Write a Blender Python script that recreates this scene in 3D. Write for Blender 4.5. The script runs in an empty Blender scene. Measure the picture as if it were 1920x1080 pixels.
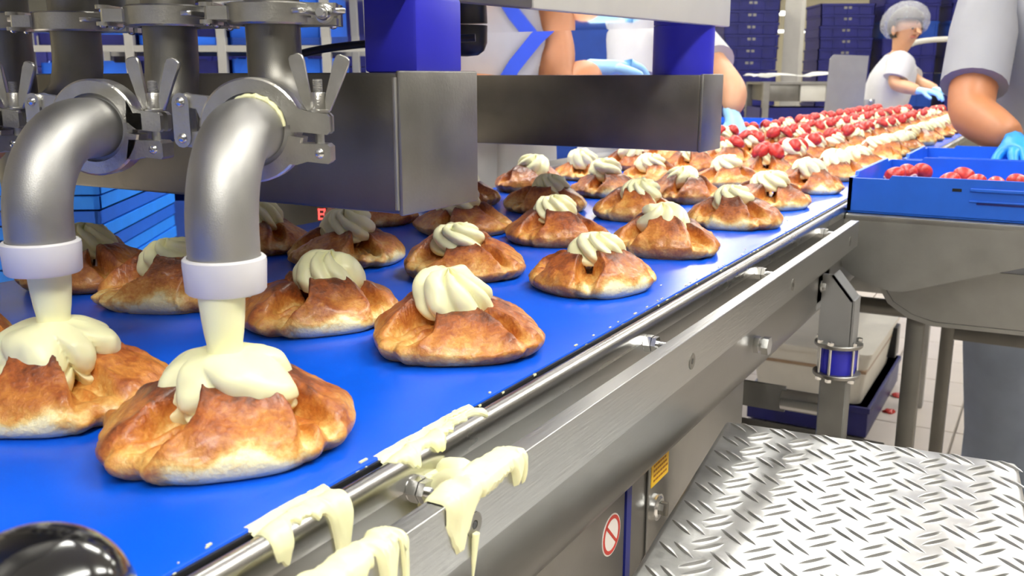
import bpy, bmesh, math, random
import numpy as np
from mathutils import Vector, Matrix, noise
R = math.radians
V = Vector
scn = bpy.context.scene
COL = scn.collection
random.seed(7)

# ------------------------------------------------------------------ camera, world, lights, exposure
cd = bpy.data.cameras.new('camera')
cd.sensor_width = 36.0
cd.lens = 36.0 * 1750 / 1920
cd.clip_start = 0.02
cd.clip_end = 100
cd.dof.use_dof = True
cd.dof.focus_distance = 0.75
cd.dof.aperture_fstop = 18
cam = bpy.data.objects.new('camera', cd)
COL.objects.link(cam)
cam.location = (0, 0, 1.2)
cam.rotation_euler = (R(90 - 12.72), 0, R(30.1))
scn.camera = cam

w = bpy.data.worlds.new('world')
scn.world = w
w.use_nodes = True
w.node_tree.nodes['Background'].inputs[0].default_value = (0.8, 0.85, 0.9, 1)
w.node_tree.nodes['Background'].inputs[1].default_value = 0.15

def area(name, loc, sx, sy, power, col=(1.0, 0.985, 0.945), rot=(0, 0, 0)):
    l = bpy.data.lights.new(name, 'AREA')
    l.shape = 'RECTANGLE'
    l.size = sx
    l.size_y = sy
    l.energy = power
    l.color = col
    o = bpy.data.objects.new(name, l)
    o.location = loc
    o.rotation_euler = rot
    COL.objects.link(o)

# rows of ceiling tubes (the hall's lamps), plus added uplights
for x in (-3.6, -1.3, 1.0):
    for y in (-1.2, 1.6, 4.6, 8.2, 12.5):
        area("ceiling_tube_light", (x, y, 3.2), 0.35, 2.0, 70 if y < 0 else 48)
        area('added_ceiling_uplight', (x, y, 3.22), 0.35, 2.0, 40, rot=(math.pi, 0, 0))  # added to brighten the ceiling that the steel reflects

vs = scn.view_settings
vs.view_transform = 'Standard'
vs.look = 'None'
vs.gamma = 1.0
vs.use_curve_mapping = False
vs.exposure = -0.12

# ------------------------------------------------------------------ materials
def new_mat(name):
    m = bpy.data.materials.new(name)
    m.use_nodes = True
    nt = m.node_tree
    return m, nt, nt.nodes['Principled BSDF']

def lin(r, g, b):
    f = lambda c: (c / 255 / 12.92) if c / 255 <= 0.04045 else ((c / 255 + 0.055) / 1.055) ** 2.4
    return (f(r), f(g), f(b), 1)

def plain(name, col, rough=0.5, metal=0.0, var=0.12, scale=18.0, bump=0.0, bscale=150.0, coat=0.0, sss=0.0, spec=0.5, emit=None, stretch=(1, 1, 1)):
    m, nt, b = new_mat(name)
    N, L = nt.nodes, nt.links
    tc = N.new('ShaderNodeTexCoord')
    mp = N.new('ShaderNodeMapping')
    mp.inputs['Scale'].default_value = stretch
    L.new(tc.outputs['Object'], mp.inputs[0])
    nz = N.new('ShaderNodeTexNoise')
    nz.inputs['Scale'].default_value = scale
    nz.inputs['Detail'].default_value = 5
    L.new(mp.outputs[0], nz.inputs['Vector'])
    rp = N.new('ShaderNodeValToRGB')
    rp.color_ramp.elements[0].position = 0.3
    rp.color_ramp.elements[1].position = 0.7
    rp.color_ramp.elements[0].color = tuple(c * (1 - var) for c in col[:3]) + (1,)
    rp.color_ramp.elements[1].color = tuple(min(1, c * (1 + var)) for c in col[:3]) + (1,)
    L.new(nz.outputs['Fac'], rp.inputs[0])
    L.new(rp.outputs[0], b.inputs['Base Color'])
    b.inputs['Roughness'].default_value = rough
    b.inputs['Metallic'].default_value = metal
    b.inputs['Coat Weight'].default_value = coat
    b.inputs['Specular IOR Level'].default_value = spec
    if sss:
        b.inputs['Subsurface Weight'].default_value = sss
        b.inputs['Subsurface Radius'].default_value = (0.01, 0.007, 0.003)
        b.inputs['Subsurface Scale'].default_value = 0.4
    if metal > 0.5:
        ma = N.new('ShaderNodeMapRange')
        ma.inputs['To Min'].default_value = rough * 0.8
        ma.inputs['To Max'].default_value = rough * 1.25
        L.new(nz.outputs['Fac'], ma.inputs['Value'])
        L.new(ma.outputs[0], b.inputs['Roughness'])
    if bump:
        n2 = N.new('ShaderNodeTexNoise')
        n2.inputs['Scale'].default_value = bscale
        n2.inputs['Detail'].default_value = 3
        L.new(mp.outputs[0], n2.inputs['Vector'])
        bp = N.new('ShaderNodeBump')
        bp.inputs['Strength'].default_value = bump
        bp.inputs['Distance'].default_value = 0.002
        L.new(n2.outputs['Fac'], bp.inputs['Height'])
        L.new(bp.outputs[0], b.inputs['Normal'])
    if emit:
        b.inputs['Emission Color'].default_value = emit[0]
        b.inputs['Emission Strength'].default_value = emit[1]
    return m

M = {}
M['beam'] = plain('dark_satin_steel', (0.235, 0.22, 0.19), 0.40, 1.0, 0.14, 14, 0.08, 300)
M['plate'] = plain('grey_satin_steel', (0.33, 0.32, 0.30), 0.42, 1.0, 0.10, 25, 0.08, 300)
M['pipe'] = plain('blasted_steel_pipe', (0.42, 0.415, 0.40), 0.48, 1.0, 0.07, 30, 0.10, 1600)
M['pipe_dark'] = plain('dark_steel_pipe', (0.26, 0.25, 0.225), 0.44, 1.0, 0.14, 30, 0.10, 1600)  # darker steel for feed pipes, risers and screws
M['clamp'] = plain('cast_steel_clamp', (0.58, 0.57, 0.54), 0.30, 1.0, 0.08, 80, 0.15, 600)
M['skirt'] = plain('brushed_steel_skirt', (0.28, 0.275, 0.26), 0.34, 1.0, 0.14, 10, 0.04, 400, stretch=(1, 0.25, 1))
M['lit_roll'] = plain('lit_steel_edge', (0.52, 0.515, 0.50), 0.27, 1.0, 0.06, 20, 0.03, 400, stretch=(1, 0.2, 1))  # brighter copy of the skirt steel, ceiling highlight put into its colour
M['panel'] = plain('cabinet_steel', (0.31, 0.305, 0.29), 0.36, 1.0, 0.08, 20, 0.04, 400)
M['bar'] = plain('brushed_aluminium_bar', (0.38, 0.38, 0.37), 0.34, 1.0, 0.07, 60, 0.10, 500, stretch=(1, 0.06, 1))
M['tread'] = plain('checker_aluminium', (0.64, 0.64, 0.635), 0.36, 1.0, 0.16, 24, 0.25, 80)
M['tablesteel'] = plain('table_steel', (0.36, 0.36, 0.345), 0.42, 1.0, 0.08, 24, 0.06, 300)
M['chrome'] = plain('bright_chrome', (0.66, 0.66, 0.65), 0.22, 1.0, 0.04)
M['darksteel'] = plain('dark_frame_steel', (0.22, 0.21, 0.19), 0.45, 1.0, 0.1)  # even dark grey steel for frames, legs and small fittings
M['mirror'] = plain('polished_underside', (0.86, 0.86, 0.86), 0.03, 1.0, 0.02)
M['deckpanel'] = plain('pale_deck_panel', lin(205, 203, 196), 0.38, 0.0, 0.03)
M['bluecol'] = plain('blue_lacquer', lin(44, 44, 190), 0.42, 0.0, 0.05, 30)
M['belt'] = plain('blue_conveyor_belt', lin(4, 92, 232), 0.27, 0.0, 0.10, 9, 0.05, 700, spec=0.55)
M['white_plastic'] = plain('white_nozzle_plastic', lin(222, 220, 222), 0.45, 0, 0.02, 60)
M['rubber'] = plain('black_rubber', (0.012, 0.012, 0.013), 0.35, 0, 0.1)
M['blackgloss'] = plain('black_gloss_ball', (0.006, 0.006, 0.007), 0.09, 0, 0.05, coat=0.6)
M['cream'] = plain('pastry_cream', lin(255, 252, 203), 0.36, 0, 0.015, 30, 0.05, 120, sss=0.1)
M['straw'] = plain('strawberry_red', lin(192, 50, 42), 0.32, 0, 0.35, 120, 0.35, 320, sss=0.1)
M['crate_light'] = plain('light_blue_plastic', lin(34, 134, 248), 0.42, 0, 0.06, 20)
M['crate_mid'] = plain('mid_blue_plastic', lin(28, 98, 214), 0.42, 0, 0.06, 20)
M['crate_dark'] = plain('dark_blue_plastic', lin(20, 22, 96), 0.42, 0, 0.18, 14)
M['crate_teal'] = plain('deep_blue_plastic', lin(12, 58, 142), 0.42, 0, 0.10, 20)
M['tub'] = plain('white_tub_plastic', lin(226, 220, 206), 0.45, 0, 0.03)
M['tubfill'] = plain('brown_glaze_in_tub', lin(168, 140, 112), 0.4, 0, 0.05)
M['wall'] = plain('cream_wall', lin(222, 216, 192), 0.7, 0, 0.02, 4)
M['walldark'] = plain('grey_wall', lin(120, 120, 116), 0.6, 0, 0.03, 4)
M['rackpaint'] = plain('rack_grey_paint', lin(150, 147, 140), 0.5, 0, 0.04)
M['lip'] = plain('lip_skin', lin(170, 98, 80), 0.5, 0, 0.04)
M['ceil'] = plain('ceiling_white', lin(222, 222, 214), 0.8, 0, 0.02, 4)
M['floor'] = plain('pale_floor_tile', lin(214, 204, 194), 0.32, 0, 0.04, 6)
M['grout'] = plain('floor_grout', lin(150, 142, 134), 0.8, 0, 0.05, 12)
M['cloth'] = plain('white_cotton', lin(194, 193, 195), 0.85, 0, 0.03, 20, 0.25, 40)
M['cloth_grey'] = plain('pale_grey_cotton', lin(146, 146, 150), 0.85, 0, 0.04, 12, 0.25, 30)
M['trousers'] = plain('blue_grey_work_trousers', lin(150, 160, 178), 0.85, 0, 0.12, 9, 0.3, 30)
M['skin_a'] = plain('tanned_skin', lin(178, 116, 76), 0.5, 0, 0.05, 30, sss=0.12)
M['skin_b'] = plain('fair_skin', lin(206, 156, 120), 0.5, 0, 0.04, 30, sss=0.12)
M['hair'] = plain('dark_hair', (0.03, 0.022, 0.016), 0.6, 0, 0.2)
M['glove'] = plain('pale_blue_glove', lin(150, 200, 236), 0.4, 0, 0.06, 40, 0.3, 60)
M['glove_blue'] = plain('blue_glove', lin(36, 142, 222), 0.4, 0, 0.05, 40, 0.3, 60)
M['strap'] = plain('blue_strap', lin(40, 78, 214), 0.6, 0, 0.04)
M['label'] = plain('yellow_label', lin(232, 186, 30), 0.5, 0, 0.03)
M['labelink'] = plain('label_ink', lin(150, 92, 20), 0.6, 0, 0.1)
M['signwhite'] = plain('sign_white', lin(226, 220, 214), 0.5, 0, 0.02)
M['signred'] = plain('sign_red', lin(190, 52, 40), 0.5, 0, 0.04)
M['navy'] = plain('navy_strip', lin(22, 32, 116), 0.45, 0, 0.05)
M['paper'] = plain('white_paper', lin(244, 244, 240), 0.7, 0, 0.01)
M['guard'] = plain('grey_guard_plate', (0.36, 0.36, 0.36), 0.5, 0.6, 0.05)
M['post'] = plain('pale_grey_paint', lin(186, 183, 174), 0.5, 0, 0.04)
M['red'] = plain('red_paint', lin(196, 40, 40), 0.5, 0, 0.04)
M['led'] = plain('led_red', (0.9, 0.05, 0.04), 0.4, 0, 0.02, emit=((1.0, 0.12, 0.10, 1), 1.6))
M['lamp'] = plain('lamp_tube', (0.9, 0.9, 0.9), 0.4, 0, 0.0, emit=((1.0, 1.0, 0.9, 1), 4.0))
M['net'] = plain('hairnet_white', lin(205, 205, 208), 0.8, 0, 0.05, 60)
_b = M['net'].node_tree.nodes['Principled BSDF']
_b.inputs['Alpha'].default_value = 0.34

def crust_material():
    m, nt, b = new_mat('baked_crust')
    N, L = nt.nodes, nt.links
    at = N.new('ShaderNodeAttribute'); at.attribute_name = 'bake'
    tc = N.new('ShaderNodeTexCoord')
    oi = N.new('ShaderNodeObjectInfo')
    ad = N.new('ShaderNodeVectorMath'); ad.operation = 'ADD'
    L.new(tc.outputs['Object'], ad.inputs[0])
    L.new(oi.outputs['Random'], ad.inputs[1])
    n1 = N.new('ShaderNodeTexNoise'); n1.inputs['Scale'].default_value = 55; n1.inputs['Detail'].default_value = 7; n1.inputs['Roughness'].default_value = 0.68
    L.new(ad.outputs[0], n1.inputs['Vector'])
    n2 = N.new('ShaderNodeTexNoise'); n2.inputs['Scale'].default_value = 330; n2.inputs['Detail'].default_value = 5
    L.new(ad.outputs[0], n2.inputs['Vector'])
    # bake + (noise-0.5)*k
    s1 = N.new('ShaderNodeMath'); s1.operation = 'MULTIPLY_ADD'; s1.inputs[1].default_value = 0.95; s1.inputs[2].default_value = -0.475
    L.new(n1.outputs['Fac'], s1.inputs[0])
    s2 = N.new('ShaderNodeMath'); s2.operation = 'MULTIPLY_ADD'; s2.inputs[1].default_value = 0.42; s2.inputs[2].default_value = -0.21
    L.new(n2.outputs['Fac'], s2.inputs[0])
    a1 = N.new('ShaderNodeMath'); a1.operation = 'ADD'
    L.new(s1.outputs[0], a1.inputs[0]); L.new(s2.outputs[0], a1.inputs[1])
    a2 = N.new('ShaderNodeMath'); a2.operation = 'ADD'
    L.new(a1.outputs[0], a2.inputs[0]); L.new(at.outputs['Fac'], a2.inputs[1])
    a3 = N.new('ShaderNodeMath'); a3.operation = 'MULTIPLY_ADD'; a3.inputs[1].default_value = 0.16; a3.inputs[2].default_value = -0.08
    L.new(oi.outputs['Random'], a3.inputs[0])
    a4 = N.new('ShaderNodeMath'); a4.operation = 'ADD'
    L.new(a2.outputs[0], a4.inputs[0]); L.new(a3.outputs[0], a4.inputs[1])
    rp = N.new('ShaderNodeValToRGB')
    e = rp.color_ramp.elements
    e[0].position = 0.0; e[0].color = lin(252, 240, 192)
    e[1].position = 1.0; e[1].color = lin(108, 54, 26)
    for p, c in ((0.18, lin(246, 216, 142)), (0.36, lin(232, 176, 94)), (0.55, lin(212, 136, 60)), (0.76, lin(176, 94, 40))):
        q = e.new(p); q.color = c
    L.new(a4.outputs[0], rp.inputs[0])
    L.new(rp.outputs[0], b.inputs['Base Color'])
    b.inputs['Roughness'].default_value = 0.38
    b.inputs['Coat Weight'].default_value = 0.30
    b.inputs['Coat Roughness'].default_value = 0.22
    bp = N.new('ShaderNodeBump'); bp.inputs['Strength'].default_value = 0.40; bp.inputs['Distance'].default_value = 0.0022
    L.new(n2.outputs['Fac'], bp.inputs['Height'])
    b2 = N.new('ShaderNodeBump'); b2.inputs['Strength'].default_value = 0.40; b2.inputs['Distance'].default_value = 0.004
    L.new(n1.outputs['Fac'], b2.inputs['Height'])
    L.new(bp.outputs[0], b2.inputs['Normal'])
    L.new(b2.outputs[0], b.inputs['Normal'])
    return m
M['crust'] = crust_material()

# ------------------------------------------------------------------ object helpers
def link(o):
    COL.objects.link(o)
    return o

def root(name, label, cat, loc=(0, 0, 0), group=None):
    o = link(bpy.data.objects.new(name, None))
    o.empty_display_size = 0.05
    o.location = loc
    o['label'] = label
    o['category'] = cat
    if group:
        o['group'] = group
    return o

def tag(o, label, cat, group=None):
    o['label'] = label
    o['category'] = cat
    if group:
        o['group'] = group
    return o

def par(o, p):
    if p is not None:
        o.parent = p
        if p.type == 'EMPTY':
            o.matrix_parent_inverse = Matrix.Translation(-V(p.location))
    return o

def mesh_of(name, bm, mat, smooth=True):
    me = bpy.data.meshes.new(name)
    bmesh.ops.recalc_face_normals(bm, faces=bm.faces)
    if smooth:
        for f in bm.faces:
            f.smooth = True
        for ed in bm.edges:
            if len(ed.link_faces) == 2 and ed.calc_face_angle(0) > R(38):
                ed.smooth = False
    bm.to_mesh(me)
    bm.free()
    me.materials.append(mat)
    return me

def put(name, bm, mat, p=None, smooth=True):
    me = mesh_of(name, bm, mat, smooth)
    return par(link(bpy.data.objects.new(name, me)), p)

def struct(name, bm, mat, p=None):
    o = put(name, bm, mat, p)
    if p is None:
        o['kind'] = 'structure'
    return o

def box(bm, x0, x1, y0, y1, z0, z1, bev=0.0, seg=2, mtx=None):
    vs_ = [bm.verts.new((x, y, z)) for x in (x0, x1) for y in (y0, y1) for z in (z0, z1)]
    F = [(0, 1, 3, 2), (4, 6, 7, 5), (0, 4, 5, 1), (2, 3, 7, 6), (0, 2, 6, 4), (1, 5, 7, 3)]
    fs = [bm.faces.new([vs_[i] for i in f]) for f in F]
    if bev:
        ed = set(e for f in fs for e in f.edges)
        r = bmesh.ops.bevel(bm, geom=list(ed), offset=bev, segments=seg, affect='EDGES', profile=0.5)
        vs_ = list(set(v for f in r['faces'] for v in f.verts) | set(v for v in vs_ if v.is_valid))
    if mtx is not None:
        bmesh.ops.transform(bm, matrix=mtx, verts=[v for v in vs_ if v.is_valid])
    return bm

def B():
    return bmesh.new()

def bx(*a, **k):
    return box(B(), *a, **k)

def tube(bm, pts, rad, seg=20, cap=True, closed=False):
    pts = [V(p) for p in pts]
    n = len(pts)
    rads = rad if isinstance(rad, (list, tuple)) else [rad] * n
    rings = []
    t0 = (pts[1] - pts[0]).normalized()
    up = V((0, 0, 1)) if abs(t0.z) < 0.9 else V((1, 0, 0))
    u = t0.cross(up).normalized()
    for i in range(n):
        if i == 0:
            t = pts[1] - pts[0]
        elif i == n - 1:
            t = pts[-1] - pts[-2]
        else:
            t = (pts[i + 1] - pts[i]).normalized() + (pts[i] - pts[i - 1]).normalized()
        t.normalize()
        u = (u - t * u.dot(t)).normalized()
        v = t.cross(u)
        rings.append([bm.verts.new(pts[i] + (u * math.cos(a) + v * math.sin(a)) * rads[i]) for a in [2 * math.pi * k / seg for k in range(seg)]])
    for i in range(n - 1):
        for k in range(seg):
            bm.faces.new((rings[i][k], rings[i][(k + 1) % seg], rings[i + 1][(k + 1) % seg], rings[i + 1][k]))
    if cap:
        bm.faces.new(rings[0][::-1])
        bm.faces.new(rings[-1])
    return bm

def revolve(bm, prof, center=(0, 0, 0), seg=32, cap=True):
    """prof: list of (radius, z)"""
    c = V(center)
    rings = []
    for r, z in prof:
        rings.append([bm.verts.new(c + V((r * math.cos(2 * math.pi * k / seg), r * math.sin(2 * math.pi * k / seg), z))) for k in range(seg)])
    for i in range(len(prof) - 1):
        for k in range(seg):
            bm.faces.new((rings[i][k], rings[i][(k + 1) % seg], rings[i + 1][(k + 1) % seg], rings[i + 1][k]))
    if cap:
        bm.faces.new(rings[0][::-1])
        bm.faces.new(rings[-1])
    return bm

def prism(bm, poly, axis, a0, a1):
    """extrude 2-D polygon along axis ('x': poly=(y,z), 'y': poly=(x,z), 'z': poly=(x,y))"""
    def P(p, a):
        return {'x': (a, p[0], p[1]), 'y': (p[0], a, p[1]), 'z': (p[0], p[1], a)}[axis]
    A = [bm.verts.new(P(p, a0)) for p in poly]
    Bv = [bm.verts.new(P(p, a1)) for p in poly]
    n = len(poly)
    bm.faces.new(A[::-1])
    bm.faces.new(Bv)
    for i in range(n):
        bm.faces.new((A[i], A[(i + 1) % n], Bv[(i + 1) % n], Bv[i]))
    return bm

def frame_mtx(origin, X, Y, Z):
    m = Matrix.Identity(4)
    for i, a in enumerate((X, Y, Z)):
        for j in range(3):
            m[j][i] = a[j]
    for j in range(3):
        m[j][3] = origin[j]
    return m

def hexbolt(bm, c, axis, r, h, seg=6):
    a = V(axis).normalized()
    tube(bm, [V(c), V(c) + a * h], r, seg)
    return bm

# ------------------------------------------------------------------ the room
struct('floor', bx(-8, 5, -4, 18, -0.1, -0.012), M['grout'])
FLOOR = bpy.data.objects['floor']
tile_me = mesh_of('tile', bx(-0.147, 0.147, -0.147, 0.147, -0.012, 0.0, bev=0.002, seg=1), M['floor'])
for i in range(8):
    for j in range(14):
        t = link(bpy.data.objects.new('tile', tile_me))
        t.location = (-1.55 + 0.3 * i, 2.35 + 0.3 * j, 0)
        t.parent = FLOOR
b = B()
box(b, -8, 5, -4, 2.2, -0.012, 0)
box(b, -8, -1.7, 2.2, 18, -0.012, 0)
box(b, 0.7, 5, 2.2, 18, -0.012, 0)
box(b, -1.7, 0.7, 6.4, 18, -0.012, 0)
o = put('floor_surface', b, M['floor'], FLOOR)
struct('ceiling', bx(-8, 5, -4, 18, 3.4, 3.5), M['ceil'])
struct('wall_back', bx(-8, 5, 17.9, 18, 0, 3.4), M['wall'])
struct('wall_left', bx(-8.1, -8, -4, 18, 0, 3.4), M['wall'])
struct('wall_right', bx(5, 5.1, -4, 18, 0, 3.4), M['walldark'])
struct('wall_front', bx(-8, 5, -4.1, -4, 0, 3.4), M['walldark'])

# ------------------------------------------------------------------ conveyor
CV = root('conveyor', 'long steel conveyor with a glossy blue belt carrying rows of pastries', 'conveyor', (-0.6, 2.5, 0))
BX0, BX1 = -0.90, -0.2986
Y0, Y1 = -0.45, 5.42
b = bx(BX0, BX1, Y0, Y1, 0.985, 1.0, bev=0.0015)
put('belt', b, M['belt'], CV)
# near skirt with rolled edge
prof = [(-0.2975, 0.982)]
for k in range(17):
    a = R(180 - k * 11.25)
    prof.append((-0.2905 + 0.0072 * math.cos(a), 0.9895 + 0.0092 * math.sin(a)))
prof += [(-0.2834, 0.982)]
put('rolled_edge', prism(B(), prof, 'y', Y0, 4.4), M['lit_roll'], CV)
prof = [(-0.2835, 0.9885), (-0.2835, 0.872), (-0.2852, 0.860), (-0.291, 0.850), (-0.302, 0.845), (-0.33, 0.8435), (-0.33, 0.846), (-0.303, 0.848), (-0.296, 0.853), (-0.2895, 0.862), (-0.2875, 0.873), (-0.2875, 0.982)]
put('gap_shade_strip', bx(-0.2986, -0.2970, Y0, 4.4, 0.984, 0.9985), M['rubber'], CV)  # black strip standing in for the shade in the gap
put('side_skirt', prism(B(), prof, 'y', Y0, 4.4), M['skirt'], CV)
# far side guide
prof = [(-0.902, 0.86), (-0.902, 0.992), (-0.907, 0.998), (-0.913, 0.992), (-0.913, 0.86)]
put('far_skirt', prism(B(), prof, 'y', Y0, Y1), M['skirt'], CV)
b = bx(-0.985, -0.915, 1.72, 2.9, 1.0, 1.018, bev=0.003)
put('far_ledge', b, M['plate'], CV)
put('bed_frame', bx(-0.88, -0.335, Y0, 4.35, 0.86, 0.978), M['darksteel'], CV)
# lower cabinet
cab = put('cabinet', bx(-0.86, -0.312, Y0, 1.118, 0.05, 0.86, bev=0.002), M['panel'], CV)
put('cabinet_door', bx(-0.312, -0.3095, 0.801, 1.1175, 0.1, 0.842, bev=0.001), M['panel'], cab)
put('cabinet_door', bx(-0.312, -0.3095, Y0 + 0.02, 0.742, 0.1, 0.842, bev=0.001), M['panel'], cab)
put('blue_strip', bx(-0.312, -0.3085, 0.7445, 0.7555, 0.1, 0.8435), M['navy'], cab)
# lock
b = B()
tube(b, [(-0.3095, 0.815, 0.783), (-0.3035, 0.815, 0.783)], 0.0135, 28)
tube(b, [(-0.3035, 0.815, 0.783), (-0.3015, 0.815, 0.783)], [0.0115, 0.0095], 28)
lk = put('door_lock', b, M['chrome'], cab)
b = B()
box(b, -0.3015, -0.294, 0.8125, 0.8175, 0.776, 0.790, bev=0.001)
tube(b, [(-0.3015, 0.815, 0.783), (-0.297, 0.815, 0.783)], 0.0065, 6)
put('lock_key', b, M['darksteel'], lk)
# yellow label with small print
lb = put('yellow_label', bx(-0.3095, -0.3088, 0.806, 0.852, 0.8055, 0.8325), M['label'], cab)
b = B()
for r_ in range(4):
    z = 0.8275 - r_ * 0.0052
    y = 0.811
    while y < 0.845:
        l = random.uniform(0.003, 0.007)
        box(b, -0.3089, -0.3086, y, y + l, z - 0.0022, z)
        y += l + 0.0014
put('print_lines', b, M['labelink'], lb)
# round prohibition sign
def disc(bm, x, cy, cz, r0, r1, th, seg=48):
    for k in range(seg):
        a0, a1 = 2 * math.pi * k / seg, 2 * math.pi * (k + 1) / seg
        pts = []
        for xx in (x, x + th):
            for rr, aa in ((r0, a0), (r1, a0), (r1, a1), (r0, a1)):
                pts.append(bm.verts.new((xx, cy + rr * math.cos(aa), cz + rr * math.sin(aa))))
        for f in ((4, 5, 6, 7), (0, 3, 2, 1), (1, 2, 6, 5), (0, 4, 7, 3)):
            try:
                bm.faces.new([pts[i] for i in f])
            except ValueError:
                pass
    return bm
SY, SZ = 0.7115, 0.7985
sg = put('prohibition_sign', tube(B(), [(-0.3095, SY, SZ), (-0.3089, SY, SZ)], 0.0195, 40), M['signwhite'], cab)
b = disc(B(), -0.3089, SY, SZ, 0.0148, 0.0182, 0.0003)
mt = Matrix.Translation((-0.3089, SY, SZ)) @ Matrix.Rotation(R(-45), 4, 'X')
box(b, 0, 0.0003, -0.0155, 0.0155, -0.0014, 0.0014, mtx=mt)
put('red_ring', b, M['signred'], sg)
# guard bar, stand-off pins, screws
gb = put('guard_bar', bx(-0.2525, -0.240, Y0, 1.432, 0.957, 0.9945, bev=0.0006, seg=1), M['bar'], CV)
pinm = None
for y, z in ((0.049, 0.982), (0.381, 0.982), (0.714, 0.981), (1.048, 0.981), (1.375, 0.981)):
    b = B()
    tube(b, [(-0.2885, y, z), (-0.2515, y, z)], 0.0032, 12)
    hexbolt(b, (-0.2850, y, z), (1, 0, 0), 0.0070, 0.002, 24)
    hexbolt(b, (-0.2830, y, z), (1, 0, 0), 0.0076, 0.0062)
    hexbolt(b, (-0.2764, y, z), (1, 0, 0), 0.0070, 0.004)
    put('standoff_pin', b, M['chrome'], gb)
    b = disc(B(), -0.2402, y - 0.006, z - 0.008, 0.0025, 0.0068, 0.0007, 28)
    tube(b, [(-0.2402, y - 0.006, z - 0.008), (-0.2399, y - 0.006, z - 0.008)], 0.0062, 24)
    put('countersunk_screw', b, M['pipe_dark'], gb)
    b = tube(B(), [(-0.24, y - 0.006, z - 0.008), (-0.2395, y - 0.006, z - 0.008)], 0.0022, 6)
    put('hex_socket', b, M['rubber'], gb)
for y, z in ((1.06, 0.893), (0.12, 0.893)):
    b = B()
    tube(b, [(-0.287, y, z), (-0.2845, y, z)], 0.0135, 28)
    hexbolt(b, (-0.2845, y, z), (1, 0, 0), 0.0105, 0.007)
    tube(b, [(-0.2775, y, z), (-0.270, y, z)], 0.0078, 16)
    hexbolt(b, (-0.274, y, z), (1, 0, 0), 0.0112, 0.008)
    put('skirt_bolt', b, M['chrome'], CV)
# support bracket, vibration mount and post
def support(y, first):
    pb = B()
    prism(pb, [(-0.2845, 0.805), (-0.2375, 0.805), (-0.2375, 0.876), (-0.268, 0.9125), (-0.2845, 0.9125)], 'y', y, y + 0.004)
    prism(pb, [(y, 0.805), (y + 0.045, 0.805), (y + 0.045, 0.876), (y, 0.876)], 'x', -0.2385, -0.2345)
    mt = frame_mtx((-0.2375, y, 0.876), V((-0.0305, 0, 0.0365)).normalized(), V((0, 1, 0)), V((0.0365, 0, 0.0305)).normalized())
    box(pb, 0, 0.0478, 0, 0.045, -0.004, 0, mtx=mt)
    box(pb, -0.2865, -0.2835, y - 0.03, y + 0.045, 0.862, 0.9125)
    br = put('support_bracket', pb, M['guard'], CV)
    b = B()
    tube(b, [(-0.284, y - 0.014, 0.896), (-0.281, y - 0.014, 0.896)], 0.0085, 20)
    hexbolt(b, (-0.281, y - 0.014, 0.896), (1, 0, 0), 0.0065, 0.006)
    put('bracket_bolt', b, M['chrome'], br)
    c = (-0.2575, y + 0.024, 0)
    mo = put('vibration_mount', revolve(B(), [(0.0345, 0.799), (0.0355, 0.8), (0.0355, 0.804), (0.0345, 0.805)], c, 36), M['plate'], CV)
    put('lower_disc', revolve(B(), [(0.0345, 0.752), (0.0355, 0.753), (0.0355, 0.757), (0.0345, 0.758)], c, 36), M['plate'], mo)
    put('rubber_core', revolve(B(), [(0.0265, 0.758), (0.0275, 0.778), (0.0265, 0.799)], c, 36), M['bluecol'], mo)
    for a in (-100, -35, 30, 100, 165, 225):
        px, py = c[0] + 0.031 * math.cos(R(a)), c[1] + 0.031 * math.sin(R(a))
        b = tube(B(), [(px, py, 0.748), (px, py, 0.811)], 0.0022, 10)
        hexbolt(b, (px, py, 0.805), (0, 0, 1), 0.0052, 0.005)
        hexbolt(b, (px, py, 0.747), (0, 0, 1), 0.0052, 0.005)
        put('tie_rod', b, M['chrome'], mo)
    put('post', bx(-0.278, -0.238, y + 0.004, y + 0.044, 0.0, 0.752, bev=0.0015, seg=1), M['tablesteel'], CV)
support(1.42, True)
# under frame members between cabinet and post
b = bx(-0.85, -0.340, 1.475, 1.481, 0.665, 0.708)
put('cross_plate', b, M['tablesteel'], CV)
b = tube(B(), [(-0.345, 1.478, 0.686), (-0.262, 1.478, 0.686)], 0.0175, 28)
put('cross_tube', b, M['chrome'], CV)
put('lower_rail', bx(-0.86, -0.19, 1.50, 1.535, 0.598, 0.622, bev=0.003), M['darksteel'], CV)
put('lower_rail', bx(-0.86, -0.19, 1.52, 1.55, 0.555, 0.585, bev=0.003), M['darksteel'], CV)
b = bx(-0.86, -0.19, 2.30, 2.36, 0.700, 0.742, bev=0.003)
put('cross_member', b, M['tablesteel'], CV)
b = tube(B(), [(-0.86, 2.34, 0.66), (-0.19, 2.34, 0.66)], 0.02, 20)
put('cross_member', b, M['darksteel'], CV)
for y in (2.6, 4.2):
    put('post', bx(-0.86, -0.82, y, y + 0.04, 0, 0.87, bev=0.004), M['tablesteel'], CV)
    put('post', bx(-0.37, -0.33, y + 1, y + 1.04, 0, 0.87, bev=0.004), M['tablesteel'], CV)
# crumbs of icing left along the belt's edge
b = B()
rng = random.Random(3)
for k in range(130):
    y = rng.uniform(0.2, 1.5)
    x = -0.3 + rng.uniform(-0.0022, 0.003) if rng.random() < 0.93 else -0.3 - abs(rng.gauss(0, 0.015))
    s = rng.uniform(0.00025, 0.0007)
    box(b, x - s, x + s, y - s * rng.uniform(1, 9), y + s, 1.0002 if x < -0.3005 else 0.9975, 1.0006 + s * 0.7 if x < -0.3005 else 0.9985 + s * 0.6)
o = put('icing_crumbs', b, M['cream'])
o['kind'] = 'stuff'
tag(o, 'dried icing crumbs scattered along the near edge of the blue belt', 'crumbs')

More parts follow.
